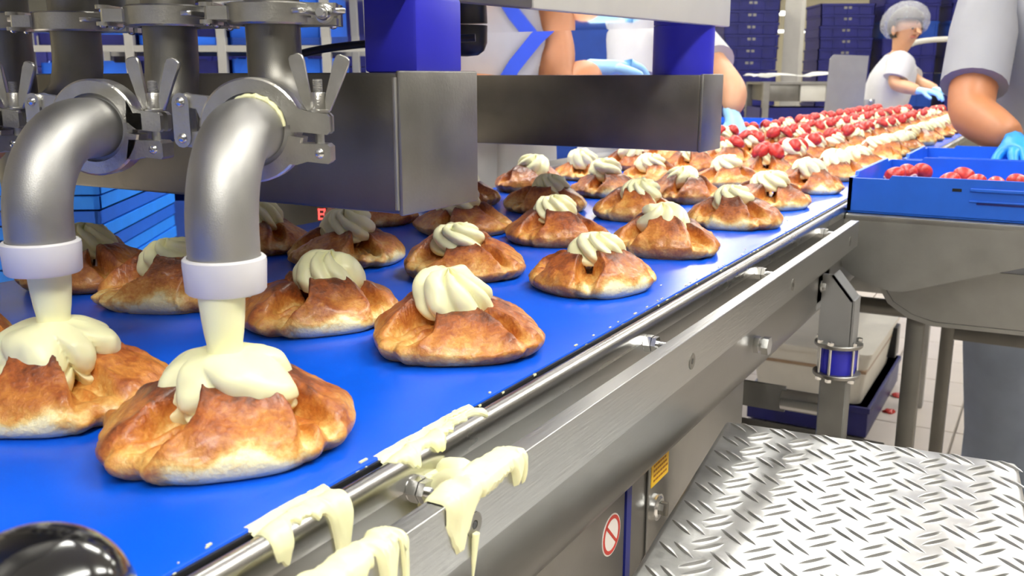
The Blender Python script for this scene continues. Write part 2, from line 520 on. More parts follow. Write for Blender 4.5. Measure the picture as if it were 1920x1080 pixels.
# ------------------------------------------------------------------ danish pastries
def smooth(a, b_, x):
    t = np.clip((x - a) / (b_ - a), 0, 1)
    return t * t * (3 - 2 * t)

def grid_mesh(name, P, mat, bake=None, closed_top=True):
    """P: (rows, cols, 3) rings; wraps in columns; caps first and last row with a fan"""
    nr, nt = P.shape[:2]
    verts = P.reshape(-1, 3).tolist()
    faces = []
    for i in range(nr - 1):
        for k in range(nt):
            k2 = (k + 1) % nt
            faces.append((i * nt + k, i * nt + k2, (i + 1) * nt + k2, (i + 1) * nt + k))
    verts.append(P[0].mean(0).tolist())
    verts.append(P[-1].mean(0).tolist())
    c0, c1 = len(verts) - 2, len(verts) - 1
    for k in range(nt):
        k2 = (k + 1) % nt
        faces.append((c0, k2, k))
        faces.append((c1, (nr - 1) * nt + k, (nr - 1) * nt + k2))
    me = bpy.data.meshes.new(name)
    me.from_pydata(verts, [], faces)
    me.polygons.foreach_set('use_smooth', [True] * len(me.polygons))
    if bake is not None:
        a = me.attributes.new('bake', 'FLOAT', 'POINT')
        bb = bake.reshape(-1).tolist() + [float(bake[0].mean()), float(bake[-1].mean())]
        a.data.foreach_set('value', bb)
    me.materials.append(mat)
    me.update()
    return me

def nz(p, s, seed):
    return noise.noise(V((p[0] * s + seed * 7.3, p[1] * s - seed * 3.1, p[2] * s + seed)))

def crust_mesh(seed, half=0.0615, H=0.0300, pale=(1.0, 0.15, 0.5, 0.1), nt=224, nr=52):
    rg = random.Random(seed)
    th = np.linspace(0, 2 * math.pi, nt, endpoint=False)
    q = 2.55
    rad = (np.abs(np.cos(th)) ** q + np.abs(np.sin(th)) ** q) ** (-1 / q) * half
    for k in (1, 2, 3):
        rad = rad * (1 + rg.uniform(-0.035, 0.035) * np.cos(k * th + rg.uniform(0, 6.28)))
    for k in range(4):
        dd = (th - math.pi / 4 - k * math.pi / 2 + math.pi) % (2 * math.pi) - math.pi
        rad = rad * (1 + rg.uniform(-0.07, 0.05) * np.exp(-(dd / 0.33) ** 2))
    prof = []
    for t in np.linspace(0, 1, 7):                      # underside
        prof.append((0.55 + 0.27 * t, 0.0004))
    ang = np.linspace(0, 90, nr - 7)
    for a in ang:
        c, s = math.cos(R(a)), math.sin(R(a))
        prof.append((0.82 + 0.18 * math.sin(R(90 * a / 20)) ** 0.8 if a < 20 else max(0.02, (c / math.cos(R(20))) ** 0.70), 0.004 + 0.996 * max(0.0, s) ** 0.95))
    prof = np.array(prof)
    S = prof[:, 0][:, None] * np.ones(nt)[None, :]
    Z = prof[:, 1][:, None] * np.ones(nt)[None, :]
    tw = rg.choice((-1, 1)) * rg.uniform(0.10, 0.3)
    TH = th[None, :] + tw * (1 - S)
    up = smooth(0.12, 0.55, Z)
    Zm = H * Z
    bake = 0.50 + 0.16 * smooth(0.1, 0.9, Z)
    fl = np.zeros_like(S)
    ph0 = rg.uniform(0, 6)
    side = np.zeros_like(S)
    tuck = np.zeros_like(S)
    for k in range(4):
        c = k * math.pi / 2 + rg.uniform(-0.10, 0.10)
        wdt = rg.uniform(0.44, 0.60)
        d = (TH - c + math.pi) % (2 * math.pi) - math.pi
        m = 1 - smooth(wdt - 0.045, wdt + 0.015, np.abs(d + 0.10 * np.sin(7 * S + c)))
        e_l = np.exp(-((np.abs(d) - wdt + 0.05) / 0.06) ** 2)
        h = rg.uniform(0.45, 1.35)
        tip = np.exp(-((S - 0.44) / 0.22) ** 2)
        Zm = Zm + up * m * h * (0.0034 + 0.0080 * tip) + up * e_l * 0.0015
        bake = bake + 0.30 * m * tip * up + 0.10 * e_l * up * m
        fl = np.maximum(fl, m)
        ms = np.exp(-((d + 0.06) / 0.44) ** 4)
        lowz = np.exp(-(np.maximum(0, Z - 0.26 - 0.10 * np.sin(9 * TH + ph0)) / 0.16) ** 2) * (S > 0.80)
        bake = bake - pale[k] * 0.9 * ms * lowz
        side = np.maximum(side, ms * lowz * pale[k])
        tuck = np.maximum(tuck, np.exp(-(d / 0.62) ** 4) * (0.35 + 0.65 * (pale[k] > 0.4)))
    val = 1 - fl
    ph = rg.uniform(0, 6)
    rip = np.cos(26 * TH + ph) * 0.6 + np.cos(17 * TH + 9 * S + ph * 2) * 0.5
    Zm = Zm - val * up * (0.0115 * smooth(1.0, 0.62, S)) + val * up * 0.0022 * rip * smooth(0.2, 0.5, S)
    bake = bake - val * up * 0.20 + val * up * 0.13 * rip
    cen = 1 - smooth(0.16, 0.36, S)
    Zm = Zm * (1 - cen) + cen * (0.016 + 0.0 * S)
    bake = bake + 0.12 * cen
    Rr = rad[None, :] * S * (1 + 0.13 * tuck * np.clip(1 - Z / 0.42, 0, 1) * (S > 0.6))
    # pleats bulge at the corners
    Rr = Rr * (1 + 0.035 * val * np.cos(20 * TH + ph) * smooth(0.5, 0.95, S))
    X = Rr * np.cos(th)[None, :]
    Y = Rr * np.sin(th)[None, :]
    P = np.stack([X, Y, Zm], -1)
    for i in range(P.shape[0]):
        for k in range(nt):
            p = P[i, k]
            n1 = nz(p, 34, seed)
            n2 = nz(p, 95, seed + 5)
            n3 = nz(p, 210, seed + 9)
            f = min(1.0, Z[i, k] * 4)
            P[i, k, 2] += f * (0.0028 * n1 + 0.0014 * n2 + 0.0005 * n3 + 0.004 * nz(p, 16, seed + 2))
            s_ = 1 + 0.02 * n1 + 0.014 * n2
            P[i, k, 0] *= s_
            P[i, k, 1] *= s_
            bake[i, k] += 0.22 * n1 + 0.10 * n2
    P[:, :, 2] = np.maximum(P[:, :, 2], 0.0003)
    return grid_mesh('crust', P, M['crust'], np.clip(bake, 0, 1))

def cream_mesh(seed, r0=0.028, h=0.036, n=8, amp=0.15, twist=1.3, base=0.0235, sag=0.0, nt=144, nr=42):
    rg = random.Random(seed + 100)
    th = np.linspace(0, 2 * math.pi, nt, endpoint=False)
    rows = []
    ox, oy = rg.uniform(-0.004, 0.004), rg.uniform(-0.004, 0.004)
    ph = rg.uniform(0, 6)
    sgn = rg.choice((-1, 1))
    for i in range(nr):
        t = i / (nr - 1)
        a = -38 + 128 * t
        c, s = math.cos(R(a)), math.sin(R(a))
        rr = max(0.0, c) ** 0.62 * r0
        zz = base + h * 0.30 + (h * 0.62 * max(0, s) ** 0.95 if s > 0 else h * 0.48 * s)
        al = n / 2 * (th - sgn * twist * t + ph + 0.30 * np.sin(th + ph) + 0.15 * np.sin(2 * th + 3 * t + ph))
        lob = np.abs(np.cos(al)) ** 0.75 * 2 - 1.25
        fade = smooth(1.0, 0.86, np.array(t)) * 0.8 + 0.2
        amp_t = amp * (0.55 + 0.45 * smooth(0.0, 0.35, np.array(t))) * fade
        r = rr * (1 + amp_t * lob)
        r = r + sag * np.sin(3 * th + ph + 5 * t) * rr
        z = zz + 0.0035 * lob * (t > 0.55) * smooth(0.55, 0.9, np.array(t)) + sag * 0.010 * np.cos(2 * th + 7 * t + ph) * (1 - t)
        x = r * np.cos(th) + ox * t
        y = r * np.sin(th) + oy * t
        rows.append(np.stack([x, y, z * np.ones(nt)], -1))
    P = np.array(rows)
    tip = V((rg.uniform(-0.4, 0.4), rg.uniform(-0.4, 0.4), 0))
    for i in range(nr):
        for k in range(nt):
            p = P[i, k]
            n1 = nz(p, 45, seed)
            n2 = nz(p, 120, seed + 3)
            f = 1 + 0.07 * n1 + 0.03 * n2
            P[i, k, 0] *= f
            P[i, k, 1] *= f
            P[i, k, 2] += 0.0016 * n1 + (0.0022 * n2 if i > nr - 9 else 0)
    P[:, :, 0] += tip.x * (P[:, :, 2] - base) * 0.35
    P[:, :, 1] += tip.y * (P[:, :, 2] - base) * 0.35
    return grid_mesh('cream_swirl', P, M['cream'])

def blob_mesh(seed, r0=0.0345, nt=144, nr=46):
    """fresh cream still under the nozzle: low sagging folds"""
    th = np.linspace(0, 2 * math.pi, nt, endpoint=False)
    rg = random.Random(seed)
    ph = rg.uniform(0, 6)
    rows = []
    for i in range(nr):
        t = i / (nr - 1)
        a = -60 + 150 * t
        c, s = math.cos(R(a)), math.sin(R(a))
        rr = max(0.0, c) ** 0.6 * r0
        zz = 0.036 + (0.022 * max(0, s) ** 0.9 if s > 0 else 0.015 * s)
        al = 3.0 * (th + ph + 0.9 * t + 0.35 * np.sin(2 * th + ph))
        lob = np.abs(np.cos(al)) ** 0.7 * 2 - 1.2
        r = rr * (1 + 0.13 * lob * smooth(1.0, 0.6, np.array(t)) + 0.06 * np.sin(2 * th + 3 * ph + 6 * t))
        fold = np.exp(-((t - 0.34 - 0.05 * np.sin(3 * th + ph)) / 0.045) ** 2)
        r = r * (1 - 0.09 * fold)
        z = zz - 0.007 * lob * (1 - t) ** 1.5
        rows.append(np.stack([r * np.cos(th), r * np.sin(th), z], -1))
    P = np.array(rows)
    for i in range(nr):
        for k in range(nt):
            p = P[i, k]
            n1 = nz(p, 48, seed)
            f = 1 + 0.09 * n1 + 0.03 * nz(p, 110, seed + 2)
            P[i, k, 0] *= f
            P[i, k, 1] *= f
            P[i, k, 2] += 0.002 * n1
    P[:, :, 2] -= 0.003
    return grid_mesh('cream_swirl', P, M['cream'])

CRUST = [crust_mesh(s, pale=p) for s, p in ((11, (1.0, 0.2, 0.3, 0.1)), (23, (0.9, 0.1, 0.6, 0.0)), (35, (0.1, 0.0, 0.3, 0.0)), (47, (0.95, 0.5, 0.1, 0.2)), (59, (0.0, 0.1, 0.0, 0.0)), (62, (0.5, 0.9, 0.2, 0.0)))]
CREAM = [cream_mesh(s, r0=r_, h=h_, n=n_, twist=t_, amp=a_) for s, r_, h_, n_, t_, a_ in ((1, 0.0275, 0.037, 6, 1.5, 0.17), (2, 0.0275, 0.034, 7, 2.2, 0.13), (3, 0.0285, 0.036, 7, 1.1, 0.13), (4, 0.027, 0.038, 6, 2.4, 0.14), (5, 0.028, 0.035, 8, 1.8, 0.14))]
BLOB = [blob_mesh(5), blob_mesh(8)]

def berry_mesh(seed):
    """half a strawberry, cut side down, tip along +x"""
    nt, nr = 28, 14
    rows = []
    for i in range(nr):
        t = i / (nr - 1)
        x = -0.014 + 0.030 * t
        r = 0.0125 * math.sqrt(max(0.0, 1 - ((t - 0.36) / (0.37 if t < 0.36 else 0.65)) ** 2)) + 0.0003
        row = []
        for k in range(nt):
            a = 2 * math.pi * k / nt
            row.append((x, r * math.cos(a), max(-0.0035, r * math.sin(a))))
        rows.append(row)
    return grid_mesh('strawberry_half', np.array(rows), M['straw'])
BERRY = berry_mesh(1)

COLX = (-0.381, -0.526, -0.674, -0.822)
ROWY = lambda k: 0.346 + 0.2285 * k
ORD = ['', 'first', 'second', 'third', 'fourth', 'fifth', 'sixth', 'seventh', 'eighth', 'ninth', 'tenth', 'eleventh', 'twelfth', 'thirteenth', 'fourteenth', 'fifteenth', 'sixteenth', 'seventeenth', 'eighteenth', 'nineteenth', 'twentieth', 'twenty-first', 'twenty-second', 'twenty-third']
LANE = ['lane beside the steel edge', 'second lane from the steel edge', 'third lane from the steel edge', 'lane farthest from the steel edge']
rg = random.Random(21)
# (yaw degrees, crust variant) for the ones that show largest
SPEC = {(0, 0): (-42, 0), (0, 1): (-58, 3), (1, 0): (-52, 2), (2, 0): (-18, 1), (3, 0): (-70, 4), (4, 0): (-78, 3), (1, 1): (-35, 0), (2, 1): (-60, 2), (3, 1): (-50, 4), (4, 1): (-66, 4)}
NROW = 22
for k in range(NROW):
    for c in range(4):
        if k == 0 and c == 3:
            continue
        y = ROWY(k) + rg.uniform(-0.008, 0.008)
        x = COLX[c] + rg.uniform(-0.006, 0.006)
        yaw, cv = SPEC.get((k, c), (rg.choice((0, 90, 180, 270)) - 55 + rg.uniform(-22, 22), rg.randrange(len(CRUST))))
        if (k, c) == (0, 0):
            x, y = -0.383, 0.347
        if (k, c) == (0, 1):
            x, y = -0.520, 0.338
        berries = (k >= 8 and c in (1, 2)) or (k >= 10 and c == 3) or (k == 7 and c == 1)
        where = 'directly under the nozzles' if k == 0 else ORD[k] + ' row past the nozzles'
        what = 'danish with custard and strawberries' if berries else ('glazed danish under fresh custard' if k == 0 else 'golden danish topped with custard')
        d = root('danish_pastry', '%s, %s, %s' % (what, LANE[c], where), 'pastry', (x, y, 1.0), 'danish pastries on the blue belt')
        d.rotation_euler = (0, 0, R(yaw))
        o = link(bpy.data.objects.new('crust', CRUST[cv]))
        o.parent = d
        s = rg.uniform(0.95, 1.03)
        o.scale = (s * 0.95, s * 1.05, rg.uniform(0.92, 1.08))
        if k == 0 and c < 2:
            o.scale = (0.98, 1.08, 1.05)
            o = link(bpy.data.objects.new('cream_swirl', BLOB[c]))
            o.parent = d
            o.rotation_euler = (0, 0, 0.6 + c)
            b = revolve(B(), [(0.0126, 0.088), (0.0122, 0.080), (0.0115, 0.072), (0.0106, 0.064), (0.0096, 0.058), (0.0098, 0.053), (0.0125, 0.047)], (0, 0, 0), 32)
            cs = link(bpy.data.objects.new('cream_stream', mesh_of('cream_stream', b, M['cream'])))
            cs.parent = d
        else:
            o = link(bpy.data.objects.new('cream_swirl', CREAM[rg.randrange(len(CREAM))]))
            o.parent = d
            o.rotation_euler = (rg.uniform(-0.14, 0.14), rg.uniform(-0.14, 0.14), rg.uniform(0, 6.28))
            s = rg.uniform(0.94, 1.08)
            o.scale = (s, s, rg.uniform(0.9, 1.06))
            o.location = (rg.uniform(-0.006, 0.006), rg.uniform(-0.006, 0.006), 0.001)
        if berries:
            nb = rg.choice((2, 3, 3))
            a0 = rg.uniform(0, 6.28)
            for q in range(nb):
                a = a0 + q * 6.28 / nb + rg.uniform(-0.3, 0.3)
                s_ = link(bpy.data.objects.new('strawberry_half', BERRY))
                s_.parent = d
                rr = 0.0195
                s_.location = (rr * math.cos(a), rr * math.sin(a), 0.050)
                s_.rotation_euler = (rg.uniform(-0.5, 0.5), rg.uniform(0.3, 0.7), a + rg.uniform(-0.5, 0.5))
                sc = rg.uniform(1.05, 1.4)
                s_.scale = (sc, sc, sc)

# ------------------------------------------------------------------ cream spilt over the edge and the guard bar
def spill(bm, prof, y0, y1, length, thick, seed, ny=70, ns=22):
    """layer that follows the profile (list of (x,z)); length(u) is how far it runs down, thick its depth"""
    cum = [0.0]
    for i in range(1, len(prof)):
        cum.append(cum[-1] + math.hypot(prof[i][0] - prof[i - 1][0], prof[i][1] - prof[i - 1][1]))
    def at(a):
        a = min(max(a, 0), cum[-1] - 1e-6)
        for i in range(1, len(prof)):
            if a <= cum[i]:
                f = (a - cum[i - 1]) / (cum[i] - cum[i - 1])
                p0, p1 = prof[i - 1], prof[i]
                dx, dz = p1[0] - p0[0], p1[1] - p0[1]
                l = math.hypot(dx, dz)
                return p0[0] + dx * f, p0[1] + dz * f, -dz / l, dx / l
    grid = []
    for j in range(ny + 1):
        u = j / ny
        y = y0 + (y1 - y0) * u
        L = max(0.003, length(u))
        edge = min(1, min(u, 1 - u) * 9) ** 0.5
        row = []
        for i in range(ns + 1):
            s = i / ns
            x, z, nx_, nz_ = at(s * L)
            # average the normal a little so the layer rounds over corners
            _, _, ax, az = at(s * L + 0.003)
            _, _, bx_, bz = at(s * L - 0.003)
            n = V((nx_ + ax + bx_, 0, nz_ + az + bz)).normalized()
            t = thick * edge * (math.sin(math.pi * (0.06 + 0.94 * s)) ** 0.45) * (0.8 + 0.5 * noise.noise(V((y * 90, s * 3 + seed, seed)))) * (0.75 + 0.5 * s)
            if i == 0 or i == ns:
                t = -0.0006
            row.append(bm.verts.new((x + n.x * t, y, z + n.z * t)))
        grid.append(row)
    for j in range(ny):
        for i in range(ns):
            bm.faces.new((grid[j][i], grid[j + 1][i], grid[j + 1][i + 1], grid[j][i + 1]))
    return bm

EDGE = [(-0.3020, 1.0004), (-0.2980, 0.9985)] + [(-0.2905 + 0.0074 * math.cos(R(a)), 0.9895 + 0.0094 * math.sin(R(a))) for a in range(130, -1, -15)] + [(-0.2832, 0.985), (-0.2832, 0.88)]
BARP = [(-0.2530, 0.984), (-0.2530, 0.9930), (-0.2510, 0.9952), (-0.2415, 0.9952), (-0.2396, 0.9930), (-0.2396, 0.9555)]

def wob(u, seed, f):
    return noise.noise(V((u * f, seed, 0)))

def add_strand(bm, pts, rads):
    return tube(bm, pts, rads, 12)

def g(u, c, w_):
    return math.exp(-((u - c) / w_) ** 2)

# first spill on the belt edge (nearest the camera)
L1 = lambda u: 0.018 + 0.016 * g(u, 0.10, 0.10) + 0.038 * g(u, 0.83, 0.12) + 0.004 * wob(u, 1, 18) + 0.007 * wob(u, 2, 8)
b = spill(B(), EDGE, 0.2765, 0.331, L1, 0.0040, 1)
add_strand(b, [(-0.2862, 0.319, 0.955), (-0.2855, 0.317, 0.935), (-0.286, 0.316, 0.915), (-0.287, 0.316, 0.905)], [0.0035, 0.0028, 0.0022, 0.0008])
SP1 = put('cream_spill', b, M['cream'])
tag(SP1, 'runny cream spill dripping over the conveyor edge beside the front danish', 'spill', 'cream spills')
# second spill, longer, further along
L2 = lambda u: 0.011 + 0.012 * g(u, 0.14, 0.10) + 0.010 * g(u, 0.42, 0.16) + 0.007 * g(u, 0.95, 0.06) + 0.004 * wob(u, 5, 26) + 0.005 * wob(u, 7, 11)
b = spill(B(), EDGE, 0.371, 0.4665, L2, 0.0040, 2, ny=100)
add_strand(b, [(-0.284, 0.390, 0.985), (-0.282, 0.389, 0.965), (-0.2835, 0.3885, 0.945), (-0.2855, 0.388, 0.925), (-0.287, 0.388, 0.91)], [0.006, 0.0036, 0.0032, 0.003, 0.001])
add_strand(b, [(-0.2845, 0.398, 0.985), (-0.284, 0.397, 0.967), (-0.283, 0.3955, 0.95), (-0.285, 0.394, 0.925), (-0.287, 0.393, 0.912)], [0.0055, 0.0035, 0.004, 0.0036, 0.001])
SP2 = put('cream_spill', b, M['cream'])
tag(SP2, 'long cream spill on the conveyor edge with strands hanging into the gap', 'spill', 'cream spills')
# blob on the bar with a fold bridging to the skirt
L3 = lambda u: 0.026 + 0.026 * g(u, 0.13, 0.12) + 0.005 * g(u, 0.5, 0.2) + 0.013 * g(u, 0.84, 0.035) + 0.014 * g(u, 0.95, 0.03) + 0.004 * wob(u, 3, 30)
b = spill(B(), BARP, 0.349, 0.4295, L3, 0.0052, 3, ny=110)
add_strand(b, [(-0.286, 0.405, 0.952), (-0.276, 0.399, 0.968), (-0.264, 0.390, 0.982), (-0.2525, 0.380, 0.992), (-0.247, 0.372, 0.9965)], [0.015, 0.0155, 0.012, 0.008, 0.004])
add_strand(b, [(-0.285, 0.410, 0.968), (-0.277, 0.409, 0.981), (-0.268, 0.404, 0.985), (-0.258, 0.395, 0.983)], [0.006, 0.010, 0.009, 0.004])
add_strand(b, [(-0.2385, 0.374, 0.970), (-0.2392, 0.373, 0.955), (-0.2394, 0.372, 0.944)], [0.0022, 0.0014, 0.0005])
bmesh.ops.subdivide_edges(b, edges=[], cuts=1)
SP3 = put('cream_spill', b, M['cream'])
tag(SP3, 'thick blob of cream draped over the guard bar around a screw', 'spill', 'cream spills')
L4 = lambda u: 0.022 + 0.045 * g(u, 0.80, 0.05) + 0.045 * g(u, 0.97, 0.03) + 0.018 * g(u, 0.4, 0.2) + 0.004 * wob(u, 9, 22)
b = spill(B(), BARP, 0.236, 0.318, L4, 0.0046, 4, ny=100)
SP4 = put('cream_spill', b, M['cream'])
tag(SP4, 'cream spill running down the guard bar nearest the black ball', 'spill', 'cream spills')

# ------------------------------------------------------------------ cream depositor
DP = root('cream_depositor', 'steel cream depositor with two nozzles, clamped pipes and blue columns over the belt', 'machine', (-0.75, 0.9, 0))
put('cross_beam', bx(-1.45, -0.4345, 0.576, 0.682, 1.0965, 1.2035, bev=0.003), M['beam'], DP)
ep = put('end_plate', bx(-0.4345, -0.430, 0.575, 0.684, 1.0955, 1.2050, bev=0.0016), M['plate'], DP)
b = tube(B(), [(-0.4352, 0.5755, 1.10), (-0.4352, 0.5755, 1.20)], 0.0022, 10)
put('weld_seam', b, M['pipe'], ep)
put('cross_beam', bx(-1.45, -0.443, 1.29, 1.378, 1.0965, 1.2035, bev=0.002), M['beam'], DP)
put('end_plate', bx(-0.443, -0.438, 1.289, 1.379, 1.0955, 1.2045, bev=0.0016), M['plate'], DP)
put('column', bx(-0.485, -0.4335, 0.602, 0.666, 1.2035, 1.262, bev=0.003), M['bluecol'], DP)
put('column', revolve(B(), [(0.044, 1.2035), (0.044, 1.272)], (-0.487, 1.338, 0), 48), M['bluecol'], DP)
# legs of the depositor on the far side
for y in (0.60, 1.31):
    put('leg', bx(-1.45, -1.39, y, y + 0.06, 0, 1.0965, bev=0.004), M['plate'], DP)
# deck above: mirror underside and pale side panel, tilted by about one degree
tilt = Matrix.Translation((0, 0.684, 1.261)) @ Matrix.Rotation(R(0.95), 4, 'X') @ Matrix.Translation((0, -0.684, -1.261))
b = bx(-1.35, -0.452, 0.565, 1.402, 1.262, 1.275, mtx=tilt)
dk = put('polished_deck', b, M['mirror'], DP)
b = bx(-0.452, -0.440, 0.80, 1.403, 1.261, 1.42, bev=0.002, mtx=tilt)
put('deck_side_panel', b, M['deckpanel'], DP)
b = bx(-0.452, -0.440, 0.565, 0.798, 1.261, 1.42, bev=0.002, mtx=tilt)
put('deck_side_panel', b, M['darksteel'], DP)
b = bx(-1.35, -0.452, 0.585, 1.40, 1.2755, 1.42, mtx=tilt)
put('deck_housing', b, M['plate'], DP)
for y in (0.98, 1.23):
    b = tube(B(), [(-0.440, y, 1.315), (-0.4375, y, 1.315)], 0.0045, 16)
    put('panel_screw', b, M['chrome'], DP)
b = revolve(B(), [(0.004, 1.2275), (0.018, 1.229), (0.026, 1.235), (0.030, 1.245), (0.0305, 1.2675)], (-0.705, 1.09, 0), 32)
put('rubber_stop', b, M['rubber'], DP)
b = B()
box(b, -2.0, -0.46, -0.2, 0.563, 1.42, 2.3, bev=0.01)  # unseen hopper, enlarged to shade the beam and belt below
put('shade_hopper', b, M['plate'], DP)

# tri-clamp pieces in local axes: ring axis = y, lug towards +x, up = +z
def half_ring(bm, a0, a1, r0, r1, w_, n=26):
    rows = []
    for i in range(n + 1):
        a = R(a0 + (a1 - a0) * i / n)
        c, s = math.cos(a), math.sin(a)
        ch = 0.0012
        sec = [(r0, -w_), (r1 - ch, -w_), (r1, -w_ + ch), (r1, w_ - ch), (r1 - ch, w_), (r0, w_)]
        rows.append([bm.verts.new((r * c, yy, r * s)) for r, yy in sec])
    m = len(rows[0])
    for i in range(n):
        for j in range(m):
            bm.faces.new((rows[i][j], rows[i][(j + 1) % m], rows[i + 1][(j + 1) % m], rows[i + 1][j]))
    bm.faces.new(rows[0])
    bm.faces.new(rows[-1][::-1])
    return bm
CL = {}
W_ = 0.0075
b = half_ring(B(), 8, 176, 0.0222, 0.0312, W_)
prism(b, [(0.0235, 0.004), (0.0245, 0.0185), (0.0290, 0.0125), (0.0325, 0.0112), (0.0455, 0.0098), (0.0470, 0.0080), (0.0470, -0.0010), (0.0455, -0.0026), (0.0300, -0.0010)], 'y', -W_, -0.0028)
prism(b, [(0.0235, 0.004), (0.0245, 0.0185), (0.0290, 0.0125), (0.0325, 0.0112), (0.0455, 0.0098), (0.0470, 0.0080), (0.0470, -0.0010), (0.0455, -0.0026), (0.0300, -0.0010)], 'y', 0.0028, W_)
box(b, 0.0235, 0.034, -W_, W_, -0.001, 0.0095)
prism(b, [(-0.0215, 0.010), (-0.0265, 0.020), (-0.0400, 0.0215), (-0.0425, 0.0185), (-0.0420, 0.0145), (-0.0330, 0.0125), (-0.030, 0.004)], 'y', -0.0045, 0.0045)
CL['upper'] = mesh_of('pipe_clamp', b, M['clamp'])
b = half_ring(B(), 184, 352, 0.0222, 0.0312, W_)
prism(b, [(0.0240, -0.0075), (0.0450, -0.0082), (0.0470, -0.0100), (0.0470, -0.0185), (0.0455, -0.0200), (0.0330, -0.0186), (0.0265, -0.0205), (0.0215, -0.0200)], 'y', -W_, W_)
prism(b, [(-0.0215, -0.004), (-0.030, -0.001), (-0.0415, -0.0010), (-0.0435, -0.005), (-0.0415, -0.0095), (-0.0300, -0.0120)], 'y', -0.0045, 0.0045)
CL['lower'] = mesh_of('lower_jaw', b, M['clamp'])
b = B()
prism(b, [(-0.0445 + 0.005 * math.cos(R(a)) + 0.0030, 0.0165 + 0.0055 * math.sin(R(a))) for a in range(0, 181, 30)] + [(-0.0445 + 0.005 * math.cos(R(a)) + 0.0030, -0.0048 + 0.0055 * math.sin(R(a))) for a in range(180, 361, 30)], 'y', -0.0072, -0.0045)
prism(b, [(-0.0445 + 0.005 * math.cos(R(a)) + 0.0030, 0.0165 + 0.0055 * math.sin(R(a))) for a in range(0, 181, 30)] + [(-0.0445 + 0.005 * math.cos(R(a)) + 0.0030, -0.0048 + 0.0055 * math.sin(R(a))) for a in range(180, 361, 30)], 'y', 0.0045, 0.0072)
CL['link'] = mesh_of('hinge_link', b, M['clamp'])
def rivet(bm, x, z, y0, r=0.0030):
    for i, (rr, d) in enumerate(((r, 0), (r * 0.9, 0.0009), (r * 0.55, 0.0016), (r * 0.1, 0.0019))):
        pass
    tube(bm, [(x, y0, z), (x, y0 - 0.0009, z), (x, y0 - 0.0016, z), (x, y0 - 0.0019, z)], [r, r * 0.9, r * 0.55, r * 0.1], 16)
    return bm
CL['rivet1'] = mesh_of('rivet', rivet(B(), -0.0415, 0.0165, -0.0072), M['chrome'])
CL['rivet2'] = mesh_of('rivet', rivet(B(), -0.0415, -0.0048, -0.0072), M['chrome'])
CL['rivet3'] = mesh_of('rivet', rivet(B(), 0.0405, -0.0138, -W_), M['chrome'])
b = tube(B(), [(0.0395, 0, -0.012), (0.0395, 0, 0.030)], 0.0028, 16)
for k in range(8):
    revolve(b, [(0.0027, 0.0215 + k * 0.001), (0.0031, 0.0219 + k * 0.001), (0.0027, 0.0223 + k * 0.001)], (0.0395, 0, 0), 14)
CL['bolt'] = mesh_of('clamp_bolt', b, M['pipe'])
b = revolve(B(), [(0.0068, 0.0105), (0.0068, 0.0118), (0.0050, 0.0122), (0.0047, 0.0215), (0.0042, 0.0222)], (0.0395, 0, 0), 24)
for sg_ in (-1, 1):
    # splayed wing: tapered rounded blade leaning outward
    ang_ = R(13 if sg_ < 0 else 19)
    mt = Matrix.Translation((0.0395 + sg_ * 0.0052, 0, 0.0115)) @ Matrix.Rotation(sg_ * ang_, 4, 'Y')
    bl = B()
    prism(bl, [(-0.0020, 0.0), (0.0020, 0.0), (0.0030, 0.010), (0.0048, 0.0290), (0.0044, 0.0325), (0.0024, 0.0340), (-0.0024, 0.0340), (-0.0042, 0.0325), (-0.0044, 0.0290), (-0.0034, 0.010)], 'y', -0.0017, 0.0017)
    bmesh.ops.bevel(bl, geom=bl.edges[:], offset=0.0005, segments=1, affect='EDGES')
    bmesh.ops.transform(bl, matrix=mt, verts=bl.verts)
    me_ = bpy.data.meshes.new('tmp'); bl.to_mesh(me_); bl.free(); b.from_mesh(me_)
CL['wing'] = mesh_of('wing_nut', b, M['clamp'])

def clamp(parent, mtx):
    up = link(bpy.data.objects.new('pipe_clamp', CL['upper']))
    up.parent = parent
    up.matrix_parent_inverse = Matrix.Translation(-V(parent.location))
    up.matrix_basis = mtx
    for nm, k in (('lower_jaw', 'lower'), ('hinge_link', 'link'), ('rivet', 'rivet1'), ('rivet', 'rivet2'), ('rivet', 'rivet3'), ('clamp_bolt', 'bolt'), ('wing_nut', 'wing')):
        o = link(bpy.data.objects.new(nm, CL[k]))
        o.parent = up

def bez(p0, p1, p2, p3, n):
    return [p0 * (1 - t) ** 3 + p1 * 3 * t * (1 - t) ** 2 + p2 * 3 * t * t * (1 - t) + p3 * t ** 3 for t in [i / n for i in range(n + 1)]]

